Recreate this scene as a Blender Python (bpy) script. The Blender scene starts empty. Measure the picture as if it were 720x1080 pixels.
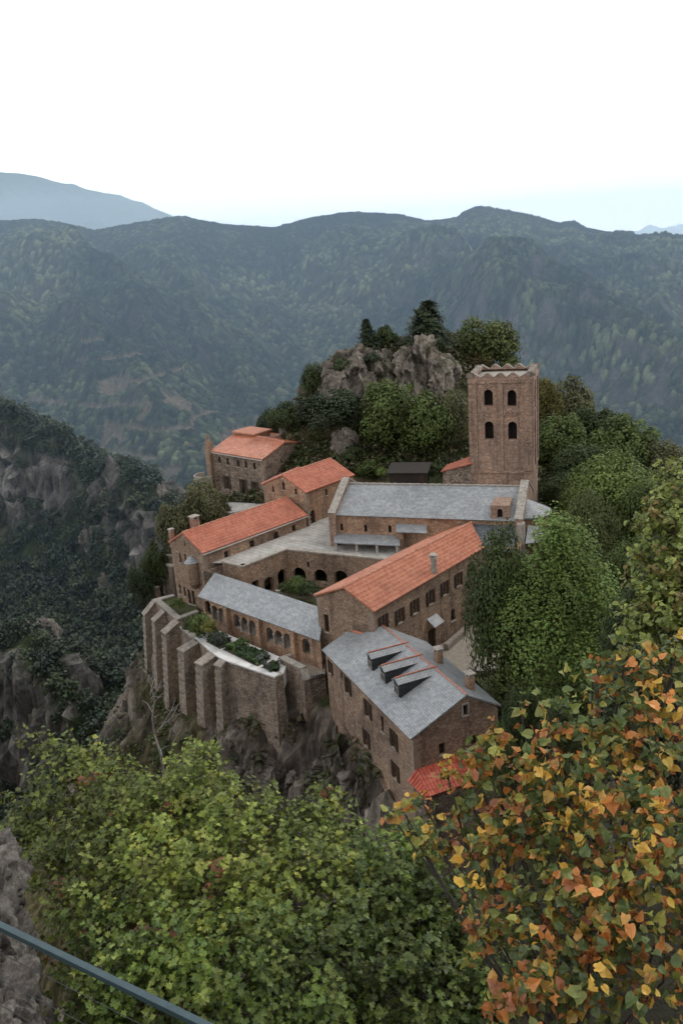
import bpy, bmesh, math, random
import numpy as np
from mathutils import Vector, Matrix
from mathutils.geometry import tessellate_polygon

random.seed(7)
RNG = np.random.default_rng(11)
scene = bpy.context.scene
COL = scene.collection

# ------------------------------------------------------------------ camera
FOC = 900.0
PITCH = math.radians(17.479)
ROLL = math.radians(-4.198)
CF = np.array([0, math.cos(PITCH), -math.sin(PITCH)])
_r = np.array([1.0, 0, 0]); _u = np.cross(_r, CF)
CR = math.cos(ROLL) * _r + math.sin(ROLL) * _u
CU = -math.sin(ROLL) * _r + math.cos(ROLL) * _u

def ray(px, py):
    return CF + CR * ((px - 360) / FOC) - CU * ((py - 540) / FOC)
def U(px, py, z):
    """survey point: where a sight line meets the level z"""
    d = ray(px, py); return d * (z / d[2])
def at(px, py, Y):
    """survey point: where a sight line is Y metres north of the viewpoint"""
    d = ray(px, py); return d * (Y / d[1])
def proj(P):
    P = np.asarray(P, float); d = P @ CF
    return 360 + FOC * (P @ CR) / d, 540 - FOC * (P @ CU) / d

cam_data = bpy.data.cameras.new('camera')
cam = bpy.data.objects.new('camera', cam_data); COL.objects.link(cam)
cam_data.sensor_fit = 'HORIZONTAL'; cam_data.sensor_width = 24.0
cam_data.lens = FOC / 720 * 24.0
cam_data.dof.use_dof = True; cam_data.dof.focus_distance = 80; cam_data.dof.aperture_fstop = 14.0
cam_data.clip_start = 0.1; cam_data.clip_end = 30000
M = Matrix(((CR[0], CU[0], -CF[0], 0), (CR[1], CU[1], -CF[1], 0), (CR[2], CU[2], -CF[2], 0), (0, 0, 0, 1)))
cam.matrix_world = M
scene.camera = cam

# ------------------------------------------------------------------ light
SUN_EL, SUN_AZ = math.radians(48), math.radians(62)     # azimuth clockwise from north (+Y): light from the right, a little behind
w = bpy.data.worlds.new("World"); scene.world = w; w.use_nodes = True
nt = w.node_tree; nt.nodes.clear()
out = nt.nodes.new('ShaderNodeOutputWorld'); bg = nt.nodes.new('ShaderNodeBackground')
sky = nt.nodes.new('ShaderNodeTexSky'); sky.sky_type = 'NISHITA'; sky.sun_disc = False
sky.sun_elevation = SUN_EL; sky.sun_rotation = SUN_AZ; sky.air_density = 1.0; sky.dust_density = 1.5; sky.ozone_density = 1.0
tc = nt.nodes.new('ShaderNodeTexCoord'); sep = nt.nodes.new('ShaderNodeSeparateXYZ')
nt.links.new(tc.outputs['Generated'], sep.inputs[0])
ramp = nt.nodes.new('ShaderNodeValToRGB')       # overcast deck, brightest overhead and at the hazy rim
SKY_K = 8.5
ramp.color_ramp.elements[0].position = 0.0; ramp.color_ramp.elements[0].color = (2.5, 2.38, 2.25, 1)
ramp.color_ramp.elements[1].position = 0.6; ramp.color_ramp.elements[1].color = (.92, .92, .92, 1)
_e = ramp.color_ramp.elements.new(0.12); _e.color = (1.8, 1.76, 1.71, 1)
_e = ramp.color_ramp.elements.new(0.3); _e.color = (1.40, 1.40, 1.40, 1)
nt.links.new(sep.outputs['Z'], ramp.inputs[0])
mul = nt.nodes.new('ShaderNodeVectorMath'); mul.operation = 'SCALE'; mul.inputs['Scale'].default_value = SKY_K * 1.22
nt.links.new(ramp.outputs[0], mul.inputs[0])
nz = nt.nodes.new('ShaderNodeTexNoise'); nz.inputs['Scale'].default_value = 2.2; nz.inputs['Detail'].default_value = 4
nt.links.new(tc.outputs['Generated'], nz.inputs['Vector'])
mr = nt.nodes.new('ShaderNodeMapRange'); mr.inputs['To Min'].default_value = 0.80; mr.inputs['To Max'].default_value = 0.95
nt.links.new(nz.outputs[0], mr.inputs[0])
mix = nt.nodes.new('ShaderNodeMix'); mix.data_type = 'RGBA'
nt.links.new(mr.outputs[0], mix.inputs['Factor'])
nt.links.new(sky.outputs[0], mix.inputs[6]); nt.links.new(mul.outputs[0], mix.inputs[7])
nt.links.new(mix.outputs[2], bg.inputs['Color']); bg.inputs['Strength'].default_value = 0.10
nt.links.new(bg.outputs[0], out.inputs[0])

sl = bpy.data.lights.new('sun', 'SUN'); sl.energy = 0.8; sl.angle = math.radians(14); sl.color = (1.0, 0.95, 0.88)
so = bpy.data.objects.new('sun', sl); COL.objects.link(so)
sd = Vector((math.sin(SUN_AZ) * math.cos(SUN_EL), math.cos(SUN_AZ) * math.cos(SUN_EL), math.sin(SUN_EL)))
so.rotation_euler = sd.to_track_quat('Z', 'Y').to_euler(); so.location = (40, 40, 60)
scene.view_settings.view_transform = 'Standard'; scene.view_settings.look = 'None'; scene.view_settings.exposure = 0
scene.render.engine = 'CYCLES'
scene.cycles.use_denoising = True
scene.cycles.max_bounces = 5; scene.cycles.diffuse_bounces = 3; scene.cycles.transparent_max_bounces = 6
scene.cycles.volume_bounces = 2

# ------------------------------------------------------------------ noise
def _hash(ix, iy, iz, seed):
    h = (ix.astype(np.int64) * 374761393 + iy.astype(np.int64) * 668265263 + iz.astype(np.int64) * 2147483647 + seed * 974711) & 0xffffffff
    h = ((h ^ (h >> 13)) * 1274126177) & 0xffffffff
    h = ((h ^ (h >> 16)) * 2246822519) & 0xffffffff
    return ((h ^ (h >> 15)) & 0xffffff) / float(0xffffff)
def vnoise(x, y, z=None, seed=0):
    if z is None: z = np.zeros_like(x)
    ix, iy, iz = np.floor(x), np.floor(y), np.floor(z)
    fx, fy, fz = x - ix, y - iy, z - iz
    fx, fy, fz = [t * t * t * (t * (t * 6 - 15) + 10) for t in (fx, fy, fz)]
    r = 0
    for a in (0, 1):
        for b in (0, 1):
            for c in (0, 1):
                r = r + _hash(ix + a, iy + b, iz + c, seed) * (fx if a else 1 - fx) * (fy if b else 1 - fy) * (fz if c else 1 - fz)
    return r * 2 - 1
def fbm(x, y, z=None, oct=4, seed=0, gain=0.5, ridged=False):
    s, a, t = 0, 1.0, 0
    for o in range(oct):
        k = 2.03 ** o
        n = vnoise(x * k + o * 17.1, y * k + o * 5.3, None if z is None else z * k + o * 3.7, seed + o)
        s = s + a * ((1 - 2 * np.abs(n)) if ridged else n); t += a; a *= gain
    return s / t
def cells(x, y, seed=0):
    """nearest jittered cell centre: distance (cell units) and a random number of that cell"""
    ix, iy = np.floor(x), np.floor(y)
    best = np.full(x.shape, 9.0); rid = np.zeros(x.shape)
    z0 = np.zeros_like(ix)
    for a in (-1, 0, 1):
        for b in (-1, 0, 1):
            cx = ix + a + 0.15 + 0.7 * _hash(ix + a, iy + b, z0, seed); cy = iy + b + 0.15 + 0.7 * _hash(ix + a, iy + b, z0 + 1, seed)
            d = np.hypot(x - cx, y - cy); m = d < best
            best = np.where(m, d, best); rid = np.where(m, _hash(ix + a, iy + b, z0 + 2, seed), rid)
    return best, rid

def blocks(x, y, z, seed=0):
    """fractured rock: every 3-d cell is a tilted block with its own offset; returns height and the cell's random number"""
    ix, iy, iz = np.floor(x), np.floor(y), np.floor(z); best = np.full(x.shape, 99.0); rid = np.zeros(x.shape); tilt = np.zeros(x.shape)
    for a in (-1, 0, 1):
        for b in (-1, 0, 1):
            for c in (-1, 0, 1):
                jx, jy, jz = ix + a, iy + b, iz + c
                dx = x - jx - .1 - .8 * _hash(jx, jy, jz, seed); dy = y - jy - .1 - .8 * _hash(jx, jy, jz, seed + 1); dz = z - jz - .1 - .8 * _hash(jx, jy, jz, seed + 2)
                d = dx * dx + dy * dy + dz * dz; m = d < best; best = np.where(m, d, best)
                r = _hash(jx, jy, jz, seed + 3); rid = np.where(m, r, rid)
                tilt = np.where(m, dx * (_hash(jx, jy, jz, seed + 4) - .5) + dy * (_hash(jx, jy, jz, seed + 5) - .5) + dz * (_hash(jx, jy, jz, seed + 6) - .6), tilt)
    return (rid - .5) + 1.3 * tilt, rid
# ------------------------------------------------------------------ objects
def props(o, label=None, cat=None, group=None, kind=None):
    if label: o['label'] = label
    if cat: o['category'] = cat
    if group: o['group'] = group
    if kind: o['kind'] = kind
    return o
def thing(name, label, cat, loc=(0, 0, 0), group=None):
    o = bpy.data.objects.new(name, None); COL.objects.link(o); o.location = loc; o.empty_display_size = 0.5
    return props(o, label, cat, group)
def link(name, me, parent=None):
    o = bpy.data.objects.new(name, me); COL.objects.link(o)
    if parent is not None:
        o.parent = parent
        p = parent; off = Vector((0, 0, 0))
        while p is not None:
            off += p.location; p = p.parent
        o.location = -off                    # meshes are written in place coordinates
    return o

class MB:
    """collects faces with uv and material slots and links them as one mesh"""
    def __init__(s): s.v = []; s.f = []; s.uv = []; s.m = []; s.sm = []
    def face(s, pts, uv=None, m=0, smooth=False):
        b = len(s.v); s.v += [tuple(map(float, p)) for p in pts]
        s.f.append(tuple(range(b, b + len(pts))))
        if uv is None: uv = s.auto(pts)
        s.uv += [tuple(map(float, q)) for q in uv]; s.m.append(m); s.sm.append(smooth)
    @staticmethod
    def auto(pts):
        P = [Vector(p) for p in pts]
        n = (P[1] - P[0]).cross(P[2] - P[0])
        if n.length < 1e-9: n = Vector((0, 0, 1))
        n.normalize()
        if abs(n.z) > 0.85: return [(p.x, p.y) for p in P]
        h = Vector((-n.y, n.x, 0)).normalized()
        return [(p.dot(h), p.z) for p in P]
    def box(s, c, sx, sy, sz, u=(1, 0, 0), m=0, taper=1.0, vup=(0, 0, 1)):
        """box centred on c; u its long horizontal axis"""
        c = Vector(c); u = Vector(u).normalized(); k = Vector(vup).normalized(); v = k.cross(u).normalized()
        def P(a, b, d):
            t = taper if d > 0 else 1.0
            return c + u * (a * sx / 2 * t) + v * (b * sy / 2 * t) + k * (d * sz / 2)
        q = {(a, b, d): P(a, b, d) for a in (-1, 1) for b in (-1, 1) for d in (-1, 1)}
        for idx in (((-1, -1, -1), (1, -1, -1), (1, -1, 1), (-1, -1, 1)), ((1, 1, -1), (-1, 1, -1), (-1, 1, 1), (1, 1, 1)),
                    ((1, -1, -1), (1, 1, -1), (1, 1, 1), (1, -1, 1)), ((-1, 1, -1), (-1, -1, -1), (-1, -1, 1), (-1, 1, 1)),
                    ((-1, -1, 1), (1, -1, 1), (1, 1, 1), (-1, 1, 1)), ((-1, 1, -1), (1, 1, -1), (1, -1, -1), (-1, -1, -1))):
            s.face([q[i] for i in idx], m=m)
    def bar(s, a, b, w, h, m=0):
        a, b = Vector(a), Vector(b); d = (b - a); L = d.length; d.normalize()
        side = d.cross(Vector((0, 0, 1)))
        if side.length < 1e-4: side = Vector((1, 0, 0))
        side.normalize(); up = side.cross(d)
        s.box((a + b) / 2, L, w, h, u=d, m=m, vup=up)
    @staticmethod
    def _c(rad, i): return 6.283 * (rad[i] if hasattr(rad, '__len__') else rad)
    def tube(s, pts, rad, n=6, m=0, cap=True):
        pts = [Vector(p) for p in pts]; rings = []
        for i, p in enumerate(pts):
            d = (pts[min(i + 1, len(pts) - 1)] - pts[max(i - 1, 0)]).normalized()
            a = d.cross(Vector((0.31, 0.87, 0.12))).normalized(); b = d.cross(a)
            r = rad[i] if hasattr(rad, '__len__') else rad
            rings.append([p + a * (r * math.cos(2 * math.pi * j / n)) + b * (r * math.sin(2 * math.pi * j / n)) for j in range(n)])
        L = 0
        for i in range(len(pts) - 1):
            L2 = L + (pts[i + 1] - pts[i]).length
            for j in range(n):
                k = (j + 1) % n
                s.face([rings[i][j], rings[i][k], rings[i + 1][k], rings[i + 1][j]], uv=[(j / n * s._c(rad, i), L), ((j + 1) / n * s._c(rad, i), L), ((j + 1) / n * s._c(rad, i), L2), (j / n * s._c(rad, i), L2)], m=m, smooth=True)
            L = L2
        if cap:
            s.face(rings[-1], m=m); s.face(rings[0][::-1], m=m)
    def prism(s, poly, z0, z1, m=0, mtop=None):
        """vertical prism over a ccw polygon; z0, z1 numbers or lists"""
        n = len(poly); zz0 = z0 if hasattr(z0, '__len__') else [z0] * n; zz1 = z1 if hasattr(z1, '__len__') else [z1] * n
        L = 0
        for i in range(n):
            j = (i + 1) % n
            a, b = poly[i], poly[j]; d = math.hypot(b[0] - a[0], b[1] - a[1])
            s.face([(a[0], a[1], zz0[i]), (b[0], b[1], zz0[j]), (b[0], b[1], zz1[j]), (a[0], a[1], zz1[i])],
                   uv=[(L, zz0[i]), (L + d, zz0[j]), (L + d, zz1[j]), (L, zz1[i])], m=m); L += d
        s.tess([(p[0], p[1], zz1[i]) for i, p in enumerate(poly)], m=m if mtop is None else mtop)
    def tess(s, pts, m=0, flip=False):
        P = [Vector(p) for p in pts]
        for t in tessellate_polygon([P]):
            q = [P[i] for i in t]
            n = (q[1] - q[0]).cross(q[2] - q[0])
            if (n.z < 0) != flip: q = q[::-1]
            s.face(q, uv=[(p.x, p.y) for p in q], m=m)
    def build(s, name, mats, parent=None):
        me = bpy.data.meshes.new(name); me.from_pydata(s.v, [], s.f)
        uvl = me.uv_layers.new(name='UV')
        uvl.data.foreach_set('uv', np.array(s.uv, np.float32).ravel())
        me.polygons.foreach_set('material_index', np.array(s.m, np.int32)); me.polygons.foreach_set('use_smooth', np.array(s.sm, bool))
        for mt in (mats if isinstance(mats, (list, tuple)) else [mats]): me.materials.append(mt)
        me.update()
        return link(name, me, parent)

def np_mesh(name, V, F, mat, colors=None, smooth=False, uv=None):
    """fast mesh from arrays; F is an (n,k) index array, colors per vertex"""
    me = bpy.data.meshes.new(name)
    V = np.asarray(V, np.float32); F = np.asarray(F, np.int32); n, k = F.shape
    me.vertices.add(len(V)); me.vertices.foreach_set('co', V.ravel())
    me.loops.add(n * k); me.loops.foreach_set('vertex_index', F.ravel())
    me.polygons.add(n); me.polygons.foreach_set('loop_start', np.arange(0, n * k, k, dtype=np.int32))
    me.polygons.foreach_set('use_smooth', np.full(n, smooth))
    me.update(calc_edges=True); me.validate()
    if colors is not None:
        at_ = me.color_attributes.new('Col', 'FLOAT_COLOR', 'POINT')
        c = np.ones((len(V), 4), np.float32); c[:, :3] = colors; at_.data.foreach_set('color', c.ravel())
    me.materials.append(mat)
    return me

# ------------------------------------------------------------------ materials
def new_mat(name):
    m = bpy.data.materials.new(name); m.use_nodes = True
    t = m.node_tree; t.nodes.clear()
    o = t.nodes.new('ShaderNodeOutputMaterial'); b = t.nodes.new('ShaderNodeBsdfPrincipled')
    t.links.new(b.outputs[0], o.inputs['Surface'])
    return m, t, b, o
def N(t, kind, **kw):
    n = t.nodes.new(kind)
    for k, v in kw.items():
        if k in n.inputs.keys() if hasattr(n.inputs, 'keys') else False: n.inputs[k].default_value = v
        else: setattr(n, k, v)
    return n
def ramp_node(t, stops, src, interp='LINEAR'):
    r = t.nodes.new('ShaderNodeValToRGB'); e = r.color_ramp; e.interpolation = interp
    while len(e.elements) < len(stops): e.elements.new(0.5)
    for i, (p, c) in enumerate(stops):
        e.elements[i].position = p; e.elements[i].color = (c[0], c[1], c[2], 1)
    t.links.new(src, r.inputs[0]); return r
def mixc(t, fac, a, b, blend='MIX'):
    m = t.nodes.new('ShaderNodeMix'); m.data_type = 'RGBA'; m.blend_type = blend
    for s, v in ((0, fac), (6, a), (7, b)):
        if isinstance(v, (int, float)): m.inputs[s].default_value = v
        elif isinstance(v, tuple): m.inputs[s].default_value = (v[0], v[1], v[2], 1)
        else: t.links.new(v, m.inputs[s])
    return m.outputs[2]
def uv_map(t, sx, sy, rot=0):
    u = t.nodes.new('ShaderNodeUVMap'); u.uv_map = 'UV'
    mp = t.nodes.new('ShaderNodeMapping'); mp.inputs['Scale'].default_value = (sx, sy, 1); mp.inputs['Rotation'].default_value = (0, 0, rot)
    t.links.new(u.outputs[0], mp.inputs[0]); return mp.outputs[0]

def stone_mat(name, lo, mid, hi, mortar, sx=4.6, sy=8.6, stain=0.75, bump=0.5):
    """coursed rubble: irregular stones in flattened cells with pale joints, weather stains on top"""
    m, t, b, o = new_mat(name)
    v = uv_map(t, sx, sy)
    wob = N(t, 'ShaderNodeTexNoise'); wob.inputs['Scale'].default_value = 1.1; wob.inputs['Detail'].default_value = 2
    t.links.new(v, wob.inputs['Vector'])
    add = N(t, 'ShaderNodeVectorMath', operation='MULTIPLY_ADD'); add.inputs[1].default_value = (0.5, 0.5, 0)
    t.links.new(wob.outputs['Color'], add.inputs[0]); t.links.new(v, add.inputs[2])
    vo = N(t, 'ShaderNodeTexVoronoi', voronoi_dimensions='2D'); vo.inputs['Scale'].default_value = 1; vo.inputs['Randomness'].default_value = 0.8
    ve = N(t, 'ShaderNodeTexVoronoi', voronoi_dimensions='2D', feature='DISTANCE_TO_EDGE'); ve.inputs['Scale'].default_value = 1; ve.inputs['Randomness'].default_value = 0.8
    t.links.new(add.outputs[0], vo.inputs['Vector']); t.links.new(add.outputs[0], ve.inputs['Vector'])
    sp = N(t, 'ShaderNodeSeparateColor'); t.links.new(vo.outputs['Color'], sp.inputs[0])
    big = N(t, 'ShaderNodeTexVoronoi', voronoi_dimensions='2D'); big.inputs['Scale'].default_value = .45; big.inputs['Randomness'].default_value = .9; t.links.new(add.outputs[0], big.inputs['Vector'])
    spb = N(t, 'ShaderNodeSeparateColor'); t.links.new(big.outputs['Color'], spb.inputs[0])
    bmix = N(t, 'ShaderNodeMath', operation='MULTIPLY_ADD'); bmix.inputs[1].default_value = .38; t.links.new(spb.outputs[1], bmix.inputs[0])
    smul = N(t, 'ShaderNodeMath', operation='MULTIPLY'); smul.inputs[1].default_value = .68; t.links.new(sp.outputs[0], smul.inputs[0]); t.links.new(smul.outputs[0], bmix.inputs[2])
    cr = ramp_node(t, [(0, lo), (0.5, mid), (0.88, hi), (1.0, tuple(min(1, x * 1.25) for x in hi))], bmix.outputs[0])
    jr = ramp_node(t, [(0.0, (1, 1, 1)), (0.11, (0, 0, 0))], ve.outputs['Distance'])
    c1 = mixc(t, jr.outputs[0], cr.outputs[0], mortar)
    g = t.nodes.new('ShaderNodeNewGeometry')
    n2 = N(t, 'ShaderNodeTexNoise'); n2.inputs['Scale'].default_value = 0.32; n2.inputs['Detail'].default_value = 6; n2.inputs['Roughness'].default_value = 0.65
    t.links.new(g.outputs['Position'], n2.inputs['Vector'])
    st = ramp_node(t, [(0.34, (0.42, 0.41, 0.42)), (0.46, (0.90, 0.90, 0.90)), (0.56, (1.02, 1, .98)), (0.70, (1.38, 1.30, 1.18))], n2.outputs[0])
    c2 = mixc(t, stain, c1, st.outputs[0], 'MULTIPLY')
    n3 = N(t, 'ShaderNodeTexNoise'); n3.inputs['Scale'].default_value = 5; n3.inputs['Detail'].default_value = 4
    t.links.new(g.outputs['Position'], n3.inputs['Vector'])
    st3 = ramp_node(t, [(0.3, (0.72, 0.72, 0.72)), (0.7, (1.22, 1.22, 1.22))], n3.outputs[0])
    smp = t.nodes.new('ShaderNodeMapping'); smp.inputs['Scale'].default_value = (1.5, 1.5, .13); t.links.new(g.outputs['Position'], smp.inputs[0])
    n4 = N(t, 'ShaderNodeTexNoise'); n4.inputs['Scale'].default_value = 1.0; n4.inputs['Detail'].default_value = 5; t.links.new(smp.outputs[0], n4.inputs['Vector'])
    st4 = ramp_node(t, [(0.33, (0.55, 0.55, 0.56)), (0.46, (0.98, 0.98, 0.98)), (0.72, (1.12, 1.10, 1.06))], n4.outputs[0])
    c2 = mixc(t, 0.75, c2, st4.outputs[0], 'MULTIPLY')
    c3 = mixc(t, 0.7, c2, st3.outputs[0], 'MULTIPLY')
    t.links.new(c3, b.inputs['Base Color']); b.inputs['Roughness'].default_value = 0.92
    mth = N(t, 'ShaderNodeMath', operation='MINIMUM'); mth.inputs[1].default_value = 0.25; t.links.new(ve.outputs['Distance'], mth.inputs[0])
    ad = N(t, 'ShaderNodeMath', operation='MULTIPLY_ADD'); ad.inputs[1].default_value = 0.12
    t.links.new(n3.outputs[0], ad.inputs[0]); t.links.new(mth.outputs[0], ad.inputs[2])
    bp = N(t, 'ShaderNodeBump'); bp.inputs['Strength'].default_value = bump; bp.inputs['Distance'].default_value = 0.25
    t.links.new(ad.outputs[0], bp.inputs['Height']); t.links.new(bp.outputs[0], b.inputs['Normal'])
    return m

def slate_mat(name, lo, hi, rough=0.42):
    m, t, b, o = new_mat(name)
    v = uv_map(t, 1, 1)
    br = N(t, 'ShaderNodeTexBrick'); br.offset = 0.5; br.inputs['Scale'].default_value = 1; br.inputs['Brick Width'].default_value = 0.34; br.inputs['Row Height'].default_value = 0.22
    br.inputs['Mortar Size'].default_value = 0.012; br.inputs['Color1'].default_value = (*lo, 1); br.inputs['Color2'].default_value = (*hi, 1); br.inputs['Mortar'].default_value = (lo[0] * .45, lo[1] * .45, lo[2] * .45, 1)
    wob = N(t, 'ShaderNodeTexNoise'); wob.inputs['Scale'].default_value = 3; t.links.new(v, wob.inputs['Vector'])
    add = N(t, 'ShaderNodeVectorMath', operation='MULTIPLY_ADD'); add.inputs[1].default_value = (0.1, 0.1, 0)
    t.links.new(wob.outputs['Color'], add.inputs[0]); t.links.new(v, add.inputs[2]); t.links.new(add.outputs[0], br.inputs['Vector'])
    vo = N(t, 'ShaderNodeTexVoronoi', voronoi_dimensions='2D'); vo.inputs['Scale'].default_value = 3.8; t.links.new(add.outputs[0], vo.inputs['Vector'])
    sp = N(t, 'ShaderNodeSeparateColor'); t.links.new(vo.outputs['Color'], sp.inputs[0])
    vr = ramp_node(t, [(0, (0.74, 0.75, 0.76)), (0.5, (.98, .98, .98)), (0.85, (1.06, 1.05, 1.04)), (1, (1.28, 1.26, 1.23))], sp.outputs[0])
    c = mixc(t, 0.75, br.outputs['Color'], vr.outputs[0], 'MULTIPLY')
    g = t.nodes.new('ShaderNodeNewGeometry')
    n2 = N(t, 'ShaderNodeTexNoise'); n2.inputs['Scale'].default_value = 0.5; n2.inputs['Detail'].default_value = 5; t.links.new(g.outputs['Position'], n2.inputs['Vector'])
    st = ramp_node(t, [(0.32, (0.84, 0.84, 0.83)), (0.62, (1.08, 1.08, 1.08))], n2.outputs[0])
    c = mixc(t, 0.8, c, st.outputs[0], 'MULTIPLY')
    t.links.new(c, b.inputs['Base Color']); b.inputs['Roughness'].default_value = rough
    bp = N(t, 'ShaderNodeBump'); bp.inputs['Strength'].default_value = 0.5; bp.inputs['Distance'].default_value = 0.04
    t.links.new(sp.outputs[0], bp.inputs['Height']); t.links.new(bp.outputs[0], b.inputs['Normal'])
    return m

def tile_mat(name, lo, mid, hi):
    """clay barrel tiles: the mesh carries the barrels; each tile a little different, lichen and soot"""
    m, t, b, o = new_mat(name)
    v = uv_map(t, 1 / 0.26, 1 / 0.40)
    fl = N(t, 'ShaderNodeVectorMath', operation='FLOOR'); t.links.new(v, fl.inputs[0])
    wn = N(t, 'ShaderNodeTexWhiteNoise', noise_dimensions='2D'); t.links.new(fl.outputs[0], wn.inputs['Vector'])
    cr = ramp_node(t, [(0, lo), (0.45, mid), (1, hi)], wn.outputs['Value'])
    g = t.nodes.new('ShaderNodeNewGeometry')
    n2 = N(t, 'ShaderNodeTexNoise'); n2.inputs['Scale'].default_value = 0.45; n2.inputs['Detail'].default_value = 6; t.links.new(g.outputs['Position'], n2.inputs['Vector'])
    st = ramp_node(t, [(0.30, (0.80, 0.80, 0.82)), (0.5, (1, 1, 1)), (0.72, (1.12, 1.15, 1.18))], n2.outputs[0])
    c = mixc(t, 0.8, cr.outputs[0], st.outputs[0], 'MULTIPLY')
    t.links.new(c, b.inputs['Base Color']); b.inputs['Roughness'].default_value = 0.33
    return m

def noise_mat(name, a, b_, scale=2.0, rough=0.85, bump=0.2, metal=0.0, dist=0.05, detail=5):
    m, t, b, o = new_mat(name)
    g = t.nodes.new('ShaderNodeNewGeometry')
    n = N(t, 'ShaderNodeTexNoise'); n.inputs['Scale'].default_value = scale; n.inputs['Detail'].default_value = detail; n.inputs['Roughness'].default_value = 0.6
    t.links.new(g.outputs['Position'], n.inputs['Vector'])
    r = ramp_node(t, [(0.32, a), (0.68, b_)], n.outputs[0]); t.links.new(r.outputs[0], b.inputs['Base Color'])
    b.inputs['Roughness'].default_value = rough; b.inputs['Metallic'].default_value = metal
    if bump:
        bp = N(t, 'ShaderNodeBump'); bp.inputs['Strength'].default_value = bump; bp.inputs['Distance'].default_value = dist
        t.links.new(n.outputs[0], bp.inputs['Height']); t.links.new(bp.outputs[0], b.inputs['Normal'])
    return m

def leaf_mat(name, trans=0.0, rough=0.6, vary=0.0, spec=0.3):
    """leaves coloured by their own attribute; thin leaves let some light through"""
    m, t, b, o = new_mat(name)
    a = N(t, 'ShaderNodeAttribute', attribute_name='Col')
    col = a.outputs['Color']
    if vary:
        oi = t.nodes.new('ShaderNodeObjectInfo')
        hs = N(t, 'ShaderNodeHueSaturation'); 
        mr1 = N(t, 'ShaderNodeMapRange'); mr1.inputs['To Min'].default_value = 0.5 - 0.03 * vary; mr1.inputs['To Max'].default_value = 0.5 + 0.015 * vary
        mr2 = N(t, 'ShaderNodeMapRange'); mr2.inputs['To Min'].default_value = 1 - 0.3 * vary; mr2.inputs['To Max'].default_value = 1 + 0.3 * vary
        wn = N(t, 'ShaderNodeTexWhiteNoise', noise_dimensions='1D'); t.links.new(oi.outputs['Random'], wn.inputs['W'])
        t.links.new(oi.outputs['Random'], mr1.inputs[0]); t.links.new(wn.outputs['Value'], mr2.inputs[0])
        t.links.new(mr1.outputs[0], hs.inputs['Hue']); t.links.new(mr2.outputs[0], hs.inputs['Value']); t.links.new(col, hs.inputs['Color'])
        col = hs.outputs[0]
    t.links.new(col, b.inputs['Base Color']); b.inputs['Roughness'].default_value = rough; b.inputs['Specular IOR Level'].default_value = spec
    if trans:
        tr = t.nodes.new('ShaderNodeBsdfTranslucent'); t.links.new(col, tr.inputs['Color'])
        mx = t.nodes.new('ShaderNodeMixShader'); mx.inputs[0].default_value = trans
        t.links.new(b.outputs[0], mx.inputs[1]); t.links.new(tr.outputs[0], mx.inputs[2]); t.links.new(mx.outputs[0], o.inputs['Surface'])
    return m

MT = {}
MT['rubble'] = stone_mat('rubble_brown', (0.19, 0.122, 0.085), (0.32, 0.215, 0.15), (0.44, 0.32, 0.235), (0.33, 0.24, 0.18))
MT['rubble_warm'] = stone_mat('rubble_warm', (0.29, 0.165, 0.105), (0.45, 0.275, 0.18), (0.56, 0.385, 0.265), (0.45, 0.315, 0.22))
MT['rubble_dark'] = stone_mat('rubble_dark', (0.11, 0.083, 0.066), (0.235, 0.175, 0.135), (0.38, 0.30, 0.24), (0.20, 0.155, 0.12), sx=3.8, sy=6.6)
MT['wall_grey'] = stone_mat('retaining_stone', (0.15, 0.112, 0.088), (0.285, 0.22, 0.172), (0.42, 0.34, 0.275), (0.31, 0.25, 0.20), sx=4.6, sy=8.4)
MT['tower'] = stone_mat('tower_stone', (0.25, 0.155, 0.115), (0.385, 0.255, 0.19), (0.50, 0.355, 0.275), (0.37, 0.26, 0.20), sx=4.4, sy=9)
MT['coping'] = noise_mat('coping_stone', (0.26, 0.23, 0.20), (0.50, 0.46, 0.40), 3.0)
MT['slate'] = slate_mat('slate_grey', (0.31, 0.325, 0.34), (0.375, 0.392, 0.405))
MT['slate_dark'] = slate_mat('slate_dark', (0.10, 0.112, 0.125), (0.17, 0.185, 0.20))
MT['dormer'] = slate_mat('dormer_slate', (0.022, 0.024, 0.028), (0.045, 0.048, 0.055), rough=.6)
MT['tile'] = tile_mat('clay_tile', (0.46, 0.160, 0.088), (0.53, 0.20, 0.112), (0.61, 0.26, 0.152))
MT['tile_red'] = tile_mat('clay_tile_red', (0.46, 0.145, 0.085), (0.53, 0.18, 0.105), (0.59, 0.23, 0.14))
MT['tile_pink'] = noise_mat('clay_ridge', (0.42, 0.15, 0.09), (0.62, 0.32, 0.22), 2.5)
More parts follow.
